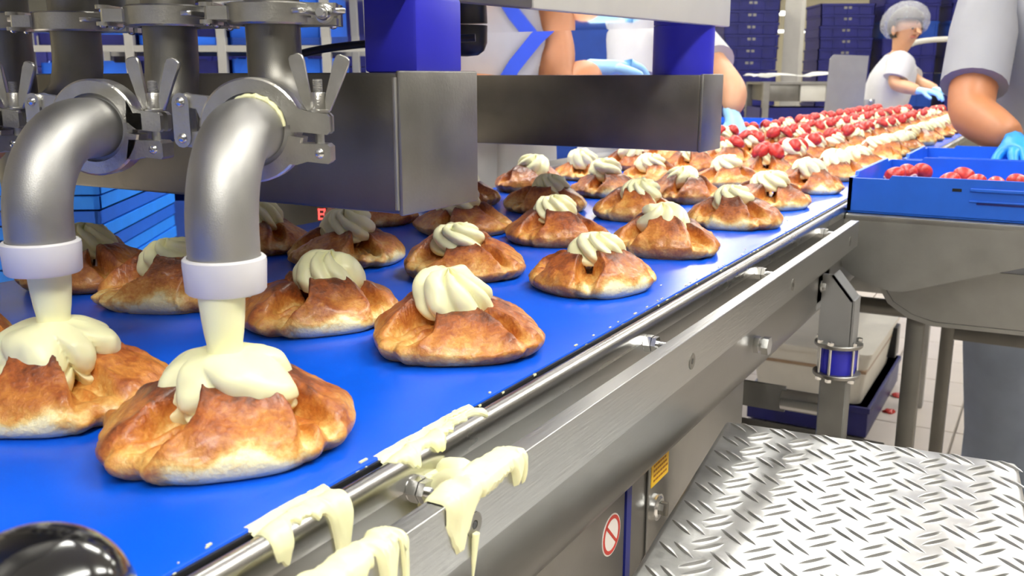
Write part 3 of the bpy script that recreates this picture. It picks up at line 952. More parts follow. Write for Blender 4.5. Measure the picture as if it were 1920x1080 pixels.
PR = 0.0193
def nozzle(N, F, P, bright):
    N, F, P = V((N[0], N[1], 0)), V(F), V(P)
    d = V((F.x - N.x, F.y - N.y, 0)); dist = d.length; d.normalize()
    Re = min(0.052, dist - 0.006)
    pts = [V((N.x, N.y, z)) for z in (1.098, 1.106, 1.1075, 1.112)]
    zc = F.z - Re
    pts = [V((N.x, N.y, 1.096)), V((N.x, N.y, 1.105))]
    for a in range(0, 91, 6):
        pts.append(V((N.x, N.y, zc)) + d * (Re - Re * math.cos(R(a))) + V((0, 0, Re * math.sin(R(a)))))
    if (F - pts[-1]).length > 0.002:
        pts.append(F.copy())
    np_ = put('nozzle_pipe', tube(B(), pts, PR, 40), bright, DP)
    # pipe rim bead just above the white ring
    put('nozzle_ring', revolve(B(), [(0.0128, 1.0855), (0.0205, 1.0855), (0.0216, 1.0868), (0.0224, 1.1015), (0.0222, 1.1040), (0.0212, 1.1050), (0.0196, 1.1050), (0.0196, 1.0990), (0.0128, 1.0985)], (N.x, N.y, 0), 48, cap=False), M['white_plastic'], DP)
    X = d.cross(V((0, 0, 1)))
    fr = B()
    tube(fr, [F - d * 0.0045, F - d * 0.003, F + d * 0.003, F + d * 0.0045], [0.0225, 0.0250, 0.0250, 0.0225], 40)
    put('flange', fr, bright, DP)
    clamp(DP, frame_mtx(F, X, d, V((0, 0, 1))))
    # bend behind the clamp up to the manifold
    q = bez(F, F + d * 0.065, V((P.x, P.y, F.z - 0.012)), V((P.x, P.y, 1.222)), 16)
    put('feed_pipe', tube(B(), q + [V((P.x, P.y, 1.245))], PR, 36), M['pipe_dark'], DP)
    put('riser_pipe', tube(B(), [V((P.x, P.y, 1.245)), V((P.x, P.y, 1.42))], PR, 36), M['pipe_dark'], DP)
    clamp(DP, frame_mtx(V((P.x, P.y, 1.2435)), V((0.865, 0.5, 0)), V((0, 0, 1)), V((0.5, -0.865, 0))))

nozzle((-0.386, 0.3535), (-0.422, 0.417, 1.169), (-0.494, 0.512, 1.24), M['pipe'])
nozzle((-0.520, 0.335), (-0.548, 0.403, 1.168), (-0.579, 0.493, 1.24), M['pipe'])
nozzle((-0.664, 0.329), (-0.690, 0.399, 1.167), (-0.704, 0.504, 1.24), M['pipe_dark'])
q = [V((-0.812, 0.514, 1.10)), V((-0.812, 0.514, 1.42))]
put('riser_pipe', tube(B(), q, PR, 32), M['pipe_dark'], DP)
clamp(DP, frame_mtx(V((-0.812, 0.514, 1.247)), V((0.865, 0.5, 0)), V((0, 0, 1)), V((0.5, -0.865, 0))))
# cream smear at the bright flange
b = B()
for k in range(30):
    pass
d_ = V((-0.422 + 0.386, 0.417 - 0.3535, 0)).normalized()
X_ = d_.cross(V((0, 0, 1)))
pts = []
for a in range(115, 5, -6):
    pts.append(V((-0.422, 0.417, 1.169)) - d_ * 0.0065 + (X_ * math.cos(R(a)) + V((0, 0, 1)) * math.sin(R(a))) * 0.0200)
put('cream_smear', tube(b, pts, [0.0008 + 0.0022 * math.sin(math.pi * (i + 0.5) / len(pts)) * (0.7 + 0.3 * math.sin(i * 2.3)) for i in range(len(pts))], 8), M['cream'], DP)
# black cable
CBL = put('power_cable', tube(B(), bez(V((-0.80, 0.80, 1.206)), V((-0.77, 0.84, 1.235)), V((-0.74, 0.88, 1.238)), V((-0.60, 0.95, 1.245)), 16), 0.0045, 12), M['rubber'])
tag(CBL, 'black cable looping over the steel beam behind the square blue column', 'cable')

# ------------------------------------------------------------------ black ball handle at the camera corner
BH = root('ball_handle', 'glossy black ball handle on a steel stem in front of the belt edge', 'handle', (-0.233, 0.137, 0.90))
put('ball', revolve(B(), [(0.001 + 0.0262 * math.sin(R(a)), 1.0515 - 0.0262 * math.cos(R(a))) for a in range(2, 180, 8)], (-0.233, 0.137, 0), 48), M['blackgloss'], BH)
put('stem', tube(B(), [(-0.233, 0.137, 1.03), (-0.233, 0.137, 0.90)], 0.005, 16), M['chrome'], BH)
put('mounting_block', bx(-0.24, -0.222, 0.122, 0.152, 0.90, 0.965, bev=0.002), M['darksteel'], BH)

# ------------------------------------------------------------------ side table with crates
TB = root('side_table', 'stainless side table with a sloping front skirt beside the conveyor', 'table', (0.05, 1.9, 0))
put('table_top', bx(-0.283, 0.52, 1.552, 2.36, 0.976, 0.987, bev=0.002), M['tablesteel'], TB)
poly = [(-0.284, 0.978), (-0.2855, 0.915), (-0.280, 0.900), (-0.266, 0.889), (-0.232, 0.874), (-0.206, 0.8685), (-0.192, 0.8685), (-0.178, 0.872), (-0.02, 0.926), (0.10, 0.955), (0.52, 0.955), (0.52, 0.978)]
put('front_skirt', prism(B(), poly, 'y', 1.552, 1.556), M['tablesteel'], TB)
b = prism(B(), [(1.556, 0.978), (1.556, 0.9), (2.30, 0.9), (2.30, 0.978)], 'x', -0.285, -0.281)
put('end_panel', b, M['tablesteel'], TB)
# chute trough below
rows = []
b = B()
prism(b, [(-0.232, 0.905), (-0.225, 0.872), (-0.205, 0.842), (-0.175, 0.824), (-0.140, 0.816), (0.52, 0.826), (0.52, 0.905)], 'y', 1.60, 1.606)
put('drip_trough', b, M['tablesteel'], TB)
b = B()
prism(b, [(-0.233, 0.905), (-0.226, 0.872), (-0.206, 0.842), (-0.176, 0.824), (-0.141, 0.815), (0.52, 0.825), (0.52, 0.818), (-0.145, 0.808), (-0.182, 0.817), (-0.214, 0.838), (-0.234, 0.870), (-0.241, 0.905)], 'y', 1.60, 2.25)
put('trough_shell', b, M['tablesteel'], TB)
for x, y in ((-0.170, 1.61), (0.46, 1.61), (-0.170, 2.26), (0.46, 2.26)):
    put('leg', bx(x - 0.014, x + 0.014, y, y + 0.028, 0, 0.82 if y < 2 else 0.976, bev=0.003), M['darksteel'], TB)
put('lower_brace', bx(-0.17, 0.46, 2.262, 2.284, 0.62, 0.65, bev=0.002), M['darksteel'], TB)

def tray(name, label, group, mat, x0, x1, y0, y1, z0, h, rotz=0, th=0.006, notch=True, cat='crate', vents=False):
    """open-topped stacking tray; origin at its base centre"""
    cx, cy = (x0 + x1) / 2, (y0 + y1) / 2
    W2, D2 = (x1 - x0) / 2, (y1 - y0) / 2
    r_ = root(name, label, cat, (cx, cy, z0), group)
    def P(nm, b, m):
        me = mesh_of(nm, b, m)
        o = link(bpy.data.objects.new(nm, me))
        o.parent = r_
        return o
    b = B()
    box(b, -W2, W2, -D2, D2, 0, th, bev=0.002, seg=1)
    P('base', b, mat)
    nt_ = min(0.06, W2 * 0.3)
    lo = h - 0.006
    for sy in (-1, 1):
        ya, yb = (-D2, -D2 + th) if sy < 0 else (D2 - th, D2)
        b = B()
        poly = [(-W2, th * 0.5), (W2, th * 0.5), (W2, lo)] + ([(W2 - nt_, lo), (W2 - nt_ - 0.004, h), (-W2 + nt_ + 0.004, h), (-W2 + nt_, lo)] if notch else []) + [(-W2, lo)]
        prism(b, poly, 'y', ya, yb)
        P('long_wall', b, mat)
    for sx in (-1, 1):
        xa, xb = (-W2, -W2 + th) if sx < 0 else (W2 - th, W2)
        b = B()
        nd = min(0.05, D2 * 0.3)
        poly = [(-D2, th * 0.5), (D2, th * 0.5), (D2, lo)] + ([(D2 - nd, lo), (D2 - nd - 0.004, h), (-D2 + nd + 0.004, h), (-D2 + nd, lo)] if notch else []) + [(-D2, lo)]
        prism(b, poly, 'x', xa, xb)
        P('end_wall', b, mat)
    r_.rotation_euler = (0, 0, rotz)
    return r_, P, W2, D2

T1, P1, W2, D2 = tray('fruit_tray', 'bright blue tray with cut strawberries on the table corner by the belt', 'blue fruit trays', M['crate_mid'], -0.2835, 0.31, 1.565, 1.965, 0.9875, 0.062)
b = B()
box(b, -0.12, W2 - 0.02, -D2 - 0.003, -D2 + 0.002, 0.044, 0.049, bev=0.0008, seg=1)
box(b, -0.12, W2 - 0.02, -D2 - 0.002, -D2 + 0.002, 0.028, 0.0305, bev=0.0005, seg=1)
P1('moulded_rib', b, M['crate_mid'])
b = bx(-0.145, -0.132, -D2 - 0.0006, -D2 + 0.001, 0.043, 0.0475)
P1('slot', b, M['rubber'])
b = bx(-0.11, W2 - 0.03, -D2 - 0.0005, -D2 + 0.001, 0.0245, 0.028)
P1('handle_groove', b, M['navy'])
T2, P2, W2b, D2b = tray('fruit_tray', 'bright blue tray behind the strawberry tray, partly under the reaching arm', 'blue fruit trays', M['crate_mid'], -0.262, 0.336, 1.985, 2.345, 0.9875, 0.062)
# loose strawberries in the first tray
spots = [(-0.247, 1.80, 0.2), (-0.236, 1.872, 1.2), (-0.215, 1.905, 2.0), (-0.152, 1.745, 0.4), (-0.140, 1.855, 1.5), (-0.110, 1.737, 2.6), (-0.080, 1.706, 0.9), (-0.052, 1.775, 1.9), (-0.020, 1.72, 0.1)]
P1('raised_floor', bx(-W2 + 0.007, W2 - 0.007, -D2 + 0.007, D2 - 0.007, 0.006, 0.022), M['crate_mid'])
bl = ['whole red strawberry at the left of the tray, pale shoulder showing', 'dark red strawberry between two others near the tray corner', 'red strawberry leaning on the tray corner cluster, rightmost of it', 'pinkish cut strawberry just behind the tray rim, middle of the tray', 'dark red strawberry behind the pinkish cut one in the tray middle', 'small red strawberry right of the middle pair in the tray', 'pale halved strawberry with white flesh near the tray rim', 'red strawberry beside the pale halved one in the tray', 'dark strawberry farthest right of those seen in the tray']
for (x, y, a), lbl in zip(spots, bl):
    rows = []
    for i in range(16):
        t = i / 15
        xx = -0.017 + 0.034 * t
        rr = 0.0145 * math.sqrt(max(0.0, 1 - ((t - 0.38) / (0.40 if t < 0.38 else 0.63)) ** 2)) + 0.0003
        rows.append([(xx, rr * math.cos(2 * math.pi * k / 24), rr * math.sin(2 * math.pi * k / 24)) for k in range(24)])
    me = grid_mesh('strawberry', np.array(rows), M['straw'])
    o = link(bpy.data.objects.new('strawberry', me))
    o.location = (x, y, 0.9875 + 0.006 + 0.0142)
    o.rotation_euler = (a, -0.5, a * 2)
    o.scale = (1.1, 1.1, 1.1)
    o.location.z = 0.9875 + 0.022 + 0.0178
    tag(o, lbl, 'strawberry', 'strawberries in the blue tray')
    cp = put('calyx', revolve(B(), [(0.002, -0.0176), (0.007, -0.017), (0.0085, -0.0155), (0.003, -0.0165)], (0, 0, 0), 10), plain('strawberry_pale_cap', lin(238, 196, 176), 0.5) if 'cap' not in M else M['cap'])
    M.setdefault('cap', cp.data.materials[0])
    cp.parent = o
    cp.rotation_euler = (0, R(90), 0)

# ------------------------------------------------------------------ chequer plate platform
A_ = V((-0.2695, 0.9115, 0)); E1 = V((0.273, 0.029, 0)).normalized(); E2 = V((0.028, -0.347, 0)).normalized()
E2 = V((E1.y, -E1.x, 0))
PF = root('step_platform', 'step platform topped with bright aluminium chequer plate', 'platform', (-0.12, 0.7, 0))
pm = frame_mtx(A_, E1, E2 * -1, V((0, 0, 1)))      # local x across, local -y towards the camera
PW, PL = 0.272, 0.46
b = bx(0, PW, -PL, 0, 0.815, 0.85, bev=0.006, seg=3, mtx=pm)
put('checker_plate', b, M['tread'], PF)
for (x, y) in ((0.004, -0.03), (PW - 0.03, -0.03), (0.004, -PL + 0.004), (PW - 0.03, -PL + 0.004)):
    put('leg', bx(x, x + 0.026, y, y + 0.026, 0, 0.815, bev=0.002, mtx=pm), M['plate'], PF)
put('frame_rail', bx(0.006, PW - 0.006, -0.024, -0.008, 0.40, 0.43, mtx=pm), M['plate'], PF)
put('frame_rail', bx(0.006, 0.022, -PL + 0.02, -0.02, 0.40, 0.43, mtx=pm), M['plate'], PF)
# raised bars in pairs, alternating direction
bb = B()
n_, hw, hl, hh = 12, 0.0023, 0.0142, 0.0020
rows = []
for i in range(n_ + 1):
    t = -1 + 2 * i / n_
    ww = hw * max(0.02, (1 - abs(t) ** 2.2))
    zz = hh * max(0.0, (1 - abs(t) ** 3))
    rows.append([bb.verts.new((t * hl, -ww, -0.0002)), bb.verts.new((t * hl, -ww * 0.45, zz)), bb.verts.new((t * hl, ww * 0.45, zz)), bb.verts.new((t * hl, ww, -0.0002))])
for i in range(n_):
    for j in range(3):
        bb.faces.new((rows[i][j], rows[i + 1][j], rows[i + 1][j + 1], rows[i][j + 1]))
TREAD = mesh_of('tread_bar', bb, M['tread'])
pitch = 0.0395
for i in range(-1, 8):
    for j in range(0, 12):
        for kind in (0, 1):
            cx = 0.0215 + i * pitch + kind * pitch / 2
            cy = -0.052 - j * pitch + kind * pitch / 2 + 0.0 + 0.036
            if not (0.010 < cx < PW - 0.009 and -PL + 0.012 < cy < -0.010):
                continue
            for s in (-1, 1):
                a = R(-45) if kind == 0 else R(45)
                off = V((-math.sin(a), math.cos(a), 0)) * (0.0052 * s) + V((math.cos(a), math.sin(a), 0)) * (0.0022 * s)
                t = link(bpy.data.objects.new('tread_bar', TREAD))
                t.parent = PF
                t.matrix_parent_inverse = Matrix.Translation(-V(PF.location))
                t.matrix_basis = pm @ Matrix.Translation((cx + off.x, cy + off.y, 0.85)) @ Matrix.Rotation(a, 4, 'Z')

# ------------------------------------------------------------------ tub on the floor
TD = root('crate_dolly', 'dark blue crate base on the floor carrying the white tub', 'crate', (-0.66, 3.5, 0))
b = bx(-0.86, -0.452, 3.16, 3.86, 0.012, 0.118, bev=0.004)
put('shell', b, M['crate_dark'], TD)
put('rim', bx(-0.866, -0.446, 3.154, 3.866, 0.098, 0.118, bev=0.003), M['crate_dark'], TD)
for x in (-0.82, -0.50):
    for y in (3.22, 3.78):
        put('foot', bx(x - 0.02, x + 0.02, y - 0.02, y + 0.02, 0, 0.0125), M['rubber'], TD)
TU = root('white_tub', 'white plastic tub half full of brown glaze on the floor under the conveyor', 'tub', (-0.66, 3.45, 0.118))
def tapered(bm, c, a0, b0, z0, a1, b1, z1, th):
    rings = []
    for (a, b_, z) in ((a0, b0, z0), (a1, b1, z1), (a1 - th, b1 - th, z1), (a0 - th, b0 - th, z0 + th)):
        ring = []
        for q in range(4):
            sx, sy = ((1, 1), (-1, 1), (-1, -1), (1, -1))[q]
            for k in range(5):
                ang = R(q * 90 + k * 22.5)
                rr = 0.03
                ring.append(bm.verts.new((c[0] + sx * (a - rr) + rr * math.cos(ang), c[1] + sy * (b_ - rr) + rr * math.sin(ang), z)))
        rings.append(ring)
    m = len(rings[0])
    for i in range(3):
        for k in range(m):
            bm.faces.new((rings[i][k], rings[i][(k + 1) % m], rings[i + 1][(k + 1) % m], rings[i + 1][k]))
    bm.faces.new(rings[0][::-1]); bm.faces.new(rings[3])
    return bm
put('tub_shell', tapered(B(), (-0.66, 3.47), 0.175, 0.29, 0.118, 0.20, 0.325, 0.305, 0.006), M['tub'], TU)
b = tapered(B(), (-0.66, 3.47), 0.205, 0.33, 0.288, 0.207, 0.333, 0.306, 0.012)
put('tub_rim', b, M['tub'], TU)
put('glaze', bx(-0.852, -0.468, 3.153, 3.787, 0.235, 0.245), M['tubfill'], TU)
put('tub_latch', bx(-0.49, -0.45, 3.70, 3.78, 0.15, 0.27, bev=0.004), M['rubber'], TU)
for i, (x, y, lbl) in enumerate(((-0.43, 3.70, 'squashed strawberry on the floor tiles, farther of the two beside the tub'), (-0.43, 3.50, 'bright red strawberry scrap on the floor, nearer of the two beside the tub'))):
    b = B()
    bmesh.ops.create_icosphere(b, subdivisions=2, radius=0.02)
    for v in b.verts:
        n1 = noise.noise(v.co * 60 + V((i * 5, 0, 0)))
        v.co = V((v.co.x * (1 + n1 * 0.5), v.co.y * (1 + n1 * 0.5), max(-0.004, v.co.z * 0.45 * (1 + n1))))
    bmesh.ops.translate(b, vec=(x, y, 0.004), verts=b.verts)
    tag(put('strawberry_scrap', b, M['straw']), lbl, 'strawberry', 'strawberry scraps on the floor')

# ------------------------------------------------------------------ crates and racks
def crate_stack(name, label, group, mats, cx, cy, rotz, w_, d_, pitch, z0, n, h=None, holes=True, jit=0.004, seed=1):
    """stack of crates, each its own object; first one is built, the rest are copies"""
    rg_ = random.Random(seed)
    h = h or pitch
    ins = 0.006 if holes else 0.0022
    proto = None
    for i in range(n):
        m = mats[i % len(mats)] if not callable(mats) else mats(i)
        r_ = root(name, label(i, n), 'crate', (cx + rg_.uniform(-jit, jit), cy + rg_.uniform(-jit, jit), z0 + i * pitch), group)
        r_.rotation_euler = (0, 0, rotz)
        if proto is None:
            b = B()
            t = 0.012
            W2, D2 = w_ / 2, d_ / 2
            box(b, -W2 + 0.008, W2 - 0.008, -D2 + 0.008, D2 - 0.008, 0.001, 0.008)
            hh = h - 0.0015
            box(b, -W2 + ins, W2 - ins, -D2 + ins, -D2 + ins + t, 0.002, hh)
            box(b, -W2 + ins, W2 - ins, D2 - ins - t, D2 - ins, 0.002, hh)
            box(b, -W2 + ins, -W2 + ins + t, -D2 + ins, D2 - ins, 0.002, hh)
            box(b, W2 - ins - t, W2 - ins, -D2 + ins, D2 - ins, 0.002, hh)
            sh = mesh_of('shell', b, mats[0] if not callable(mats) else m)
            b = B()
            lip = min(0.018, h * 0.3) if holes else h * 0.86
            for (x0, x1, y0, y1) in ((-W2, W2, -D2, -D2 + t), (-W2, W2, D2 - t, D2), (-W2, -W2 + t, -D2, D2), (W2 - t, W2, -D2, D2)):
                box(b, x0, x1, y0, y1, hh - lip, hh)
            if holes and h > 0.05:
                nr_ = max(3, int(w_ / 0.09))
                for k in range(nr_ + 1):
                    x = -W2 + 0.02 + (w_ - 0.04) * k / nr_
                    box(b, x - 0.005, x + 0.005, -D2, D2, 0.004, hh - lip)
            rm = mesh_of('rim', b, mats[0] if not callable(mats) else m)
            hm = None
            if holes and h > 0.05:
                b = bx(-0.03, 0.03, -D2 + 0.0045, -D2 + ins, hh * 0.52, hh * 0.74)
                hm = mesh_of('hand_hole', b, M['plate'])
            proto = (sh, rm, hm)
        for nm, me in (('shell', proto[0]), ('rim', proto[1]), ('hand_hole', proto[2])):
            if me is None:
                continue
            o = link(bpy.data.objects.new(nm, me))
            o.parent = r_
            if nm != 'hand_hole' and m is not me.materials[0]:
                o.material_slots[0].link = 'OBJECT'
                o.material_slots[0].material = m
ORDT = lambda i, n: 'topmost' if i == n - 1 else ('lowest' if i == 0 else ORD[n - i] + ' from the top')
# light blue trays at the far left, square to the viewer
def left_label(i, n):
    return 'light blue tray in the stack left of the belt, %s' % ORDT(i, n)
_fw = V((-0.413, 0.911, 0)) if False else V((-math.sin(R(36)), math.cos(R(36)), 0))
_rt = V((math.cos(R(36)), math.sin(R(36)), 0))
cN = V((-1.706, 1.238, 0)) - _rt * 0.20 + _fw * 0.30
put_stack_mats = [M['crate_light'], M['crate_light'], M['crate_mid'], M['crate_light'], M['crate_mid']]
crate_stack('bakery_tray', left_label, 'light blue trays stacked left of the belt', put_stack_mats, cN.x, cN.y, R(36), 0.40, 0.60, 0.031, 0.62, 15, holes=False, jit=0.002, seed=4)
ST = root('tray_trolley', 'low dark trolley under the stack of light blue trays', 'trolley', (cN.x, cN.y, 0))
mt = Matrix.Translation((cN.x, cN.y, 0)) @ Matrix.Rotation(R(36), 4, 'Z')
put('deck', bx(-0.21, 0.21, -0.31, 0.31, 0.59, 0.619, bev=0.003, mtx=mt), M['darksteel'], ST)
for x in (-0.17, 0.17):
    for y in (-0.27, 0.27):
        put('leg', bx(x - 0.015, x + 0.015, y - 0.015, y + 0.015, 0, 0.59, mtx=mt), M['darksteel'], ST)
# stack beside it, dark
# grey rack with trays behind the depositor
RK = root('tray_rack', 'grey metal rack holding blue trays behind the depositor pipes', 'rack', (-2.35, 2.25, 0))
p0, p1 = V((-2.90, 1.88, 0)), V((-1.95, 2.445, 0))
ux = (p1 - p0).normalized(); uy = V((-ux.y, ux.x, 0))
rm_ = frame_mtx(p0, ux, uy, V((0, 0, 1)))
LR = (p1 - p0).length
for s in (0.0, 0.325, 0.62, 0.955, LR - 0.01):
    for dy in (0.0, 0.62):
        put('upright', bx(s, s + 0.028, dy, dy + 0.028, 0, 1.75, bev=0.002, seg=1, mtx=rm_), M['rackpaint'], RK)
for z in (0.35, 0.62, 0.9, 1.09, 1.28, 1.46, 1.62):
    put('shelf_rail', bx(0, LR, 0.002, 0.024, z, z + 0.02, mtx=rm_), M['rackpaint'], RK)
    put('shelf_rail', bx(0, LR, 0.624, 0.644, z, z + 0.02, mtx=rm_), M['rackpaint'], RK)
put('red_marker', bx(0.40, 0.422, -0.012, -0.002, 1.23, 1.5, mtx=rm_), M['red'], RK)
kk = 0
for zi, z in enumerate((0.37, 0.64, 0.92, 1.11, 1.30, 1.48)):
    for si, s in enumerate((0.035, 0.36, 0.655)):
        wd = (0.28, 0.25, 0.29)[si]
        cpos = rm_ @ V((s + wd / 2, 0.32, 0))
        shelf = ('lowest', 'second', 'third', 'fourth', 'fifth', 'top')[zi]
        bay = ('far left', 'middle', 'right')[si]
        hgt = 0.142
        r_, P_, W2, D2 = tray('rack_tray', 'blue tray on the %s shelf of the grey rack, %s bay' % (shelf, bay), 'blue trays in the grey rack', (M['crate_dark'], M['crate_mid'], M['crate_teal'], M['crate_mid'])[(zi + si) % 4], cpos.x - wd / 2, cpos.x + wd / 2, cpos.y - 0.28, cpos.y + 0.28, z + 0.0005, hgt + 0.006 * ((zi + si) % 3), rotz=math.atan2(ux.y, ux.x))
# dark blue crates behind the first worker
crate_stack('blue_crate', lambda i, n: 'deep blue crate stacked between the two workers, %s' % ORDT(i, n), 'deep blue crates between the workers', [M['crate_teal']], -1.82, 4.02, R(24), 0.62, 0.42, 0.20, 0.02, 7, holes=False, seed=5)
# tall stacks at the back
def dk(i):
    return M['crate_dark']
for q_, (sx_, sy_) in enumerate(((-3.95, 2.75), (-3.45, 3.10), (-2.95, 3.45), (-2.45, 3.80))):
    crate_stack('blue_crate', lambda i, n: 'dark blue crate behind grey rack, %s stack from left, %s' % (ORD[q_ + 1], ORDT(i, n)), 'dark crates behind the grey rack', [M['crate_dark'], M['crate_dark'], M['crate_teal']], sx_, sy_, R(36), 0.56, 0.42, 0.175, 0.02, 10, seed=20 + q_)
crate_stack('blue_crate', lambda i, n: 'dark blue crate in tall stack left of pale pillar, %s' % ORDT(i, n), 'dark crates left of the pillar', [M['crate_dark']], -2.20, 7.40, R(30), 0.42, 0.42, 0.088, 0.02, 20, seed=6)
crate_stack('blue_crate', lambda i, n: 'dark blue crate in tall stack right of pale pillar, %s' % ORDT(i, n), 'dark crates right of the pillar', [M['crate_dark']], -1.68, 8.30, R(28), 0.44, 0.44, 0.088, 0.02, 20, seed=8)
crate_stack('blue_crate', lambda i, n: 'dark blue crate in stack behind the hairnet woman, %s' % ORDT(i, n), 'dark crates behind the hairnet woman', [M['crate_dark'], M['crate_dark'], M['crate_dark'], M['crate_teal']], -1.22, 8.50, R(27), 0.44, 0.44, 0.135, 0.02, 15, seed=9)
crate_stack('blue_crate', lambda i, n: 'dark blue crate in stack right of hairnet woman, %s' % ORDT(i, n), 'dark crates right of the hairnet woman', [M['crate_dark'], M['crate_dark'], M['crate_teal']], -0.76, 8.74, R(27), 0.44, 0.44, 0.135, 0.02, 15, seed=10)
crate_stack('blue_crate', lambda i, n: 'dark blue crate in stack behind the nearest worker, %s' % ORDT(i, n), 'dark crates behind the nearest worker', [M['crate_dark'], M['crate_teal'], M['crate_dark']], -0.28, 8.98, R(27), 0.44, 0.44, 0.135, 0.02, 15, seed=11)
# far table with paper and drawers
FT = root('packing_table', 'packing table with grey drawers and a white paper sheet at the back', 'table', (-1.6, 6.4, 0))
mt = Matrix.Translation((-1.55, 6.42, 0)) @ Matrix.Rotation(R(29), 4, 'Z')
put('table_top', bx(-0.27, 0.36, -0.25, 0.25, 1.155, 1.17, mtx=mt), M['plate'], FT)
put('drawer_unit', bx(-0.24, -0.04, -0.24, 0.2, 1.05, 1.155, bev=0.004, mtx=mt), M['darksteel'], FT)
put('drawer_unit', bx(-0.03, 0.13, -0.24, 0.2, 1.05, 1.155, bev=0.004, mtx=mt), M['post'], FT)
put('drawer_unit', bx(0.14, 0.34, -0.24, 0.2, 1.05, 1.155, bev=0.004, mtx=mt), M['deckpanel'], FT)
for x in (-0.25, 0.34):
    for y in (-0.23, 0.23):
        put('leg', bx(x - 0.02, x + 0.02, y - 0.02, y + 0.02, 0, 1.155, mtx=mt), M['plate'], FT)
b = B()
rows = []
for i in range(15):
    row = []
    for j in range(9):
        x = -0.30 + 0.66 * i / 14
        y = -0.265 + 0.5 * j / 8
        z = 1.185 + 0.03 * (1 + noise.noise(V((x * 6, y * 5, 1)))) + (0.012 if i > 9 else 0)
        row.append(b.verts.new(mt @ V((x, y, z))))
    rows.append(row)
for i in range(14):
    for j in range(8):
        b.faces.new((rows[i][j], rows[i + 1][j], rows[i + 1][j + 1], rows[i][j + 1]))
r_ = bmesh.ops.solidify(b, geom=b.faces[:], thickness=0.004)
tag(put('paper_sheet', b, M['paper']), 'crumpled white paper sheet spread on the packing table', 'paper')
crate_stack('blue_crate', lambda i, n: 'deep blue crate under the packing table, %s' % ORDT(i, n), 'crates under the packing table', [M['crate_dark'], M['crate_teal'], M['crate_dark']], -1.56, 6.38, R(29), 0.50, 0.40, 0.165, 0.02, 6, holes=False, seed=12)
# pale pillar
PLR = struct('trim_1', bx(-1.99, -1.86, 7.75, 7.88, 0, 3.4, mtx=None), M['post'])
# hanging lamps at the back
for i, (x, y, z, l, lbl) in enumerate(((-3.95, 14.6, 2.14, 0.7, 'bright tube lamp high on the pale wall beside the crates'), (-4.1, 15.8, 1.93, 1.0, 'long tube lamp below the other lamp beside the pale pillar'))):
    r_ = root('tube_lamp', lbl, 'lamp', (x, y, z))
    put('tube', tube(B(), [(x - l / 2, y - l * 0.28, z), (x + l / 2, y + l * 0.28, z)], 0.022 + 0.01 * (1 - i), 12), M['lamp'], r_)
    put('suspension', tube(B(), [(x, y, z + 0.02), (x, y, 3.4)], 0.005, 6), M['post'], r_)
# guard plate at the end of the belt
GP = root('guard_plate', 'upright grey sheet metal guard at the far end of the belt', 'guard', (-1.0, 5.35, 0))
p0, p1 = V((-1.105, 5.245, 0)), V((-0.935, 5.40, 0))
ux2 = (p1 - p0).normalized(); gm = frame_mtx(p0, ux2, V((-ux2.y, ux2.x, 0)), V((0, 0, 1)))
lg = (p1 - p0).length
b = B()
prism(b, [(0, 0.99), (lg, 1.03), (lg + 0.01, 1.312), (0.035, 1.318), (0.012, 1.295)], 'y', 0, 0.004)
bmesh.ops.transform(b, matrix=gm, verts=b.verts)
put('sheet', b, M['guard'], GP)
put('foot_plate', bx(0, lg, -0.05, 0.004, 0.955, 0.99, mtx=gm), M['post'], GP)
put('post', bx(0.05, 0.09, 0.004, 0.04, 0, 1.2, mtx=gm), M['plate'], GP)
b = bx(lg + 0.005, lg + 0.07, 0.0, 0.05, 0.98, 1.085, bev=0.003, mtx=gm)
put('switch_box', b, M['guard'], GP)
b = B()
c = gm @ V((lg + 0.04, -0.006, 1.075)); bmesh.ops.create_icosphere(b, subdivisions=2, radius=0.010); bmesh.ops.translate(b, vec=c, verts=b.verts)
put('switch_knob', b, M['chrome'], GP)
# white pipe behind the far woman
HP = root('pipe_rail', 'white pipe rail bending down behind the woman in the hairnet', 'rail', (-0.65, 6.3, 0))
put('rail', tube(B(), bez(V((-0.90, 6.25, 1.30)), V((-0.88, 6.26, 1.43)), V((-0.80, 6.3, 1.425)), V((-0.42, 6.5, 1.43)), 14), 0.016, 14), M['post'], HP)
put('rail_leg', tube(B(), [(-0.90, 6.25, 1.31), (-0.90, 6.25, 0)], 0.016, 14), M['post'], HP)
put('rail_leg', tube(B(), [(-0.42, 6.5, 1.43), (-0.42, 6.5, 0)], 0.016, 14), M['post'], HP)
# blue trays on the far side of the belt
for i, (x0, x1, y0, y1, z0, lbl) in enumerate(((-1.30, -0.945, 2.31, 2.62, 1.0185, 'blue tray on the steel ledge beyond the belt, beside the first worker'), (-1.30, -0.925, 3.32, 3.74, 0.975, 'blue tray beyond the belt in front of the bending worker'))):
    tray('belt_side_tray', lbl, 'blue trays beyond the belt', M['crate_mid'], x0, x1, y0, y1, z0, 0.068)
LD = root('tray_stand', 'steel stand carrying the blue trays beyond the belt', 'stand', (-1.25, 2.7, 0))
put('stand_top', bx(-1.42, -1.0, 3.28, 3.80, 0.955, 0.9745), M['plate'], LD)
for x in (-1.40, -1.04):
    for y in (3.30, 3.75):
        put('leg', bx(x, x + 0.03, y, y + 0.03, 0, 0.955), M['plate'], LD)
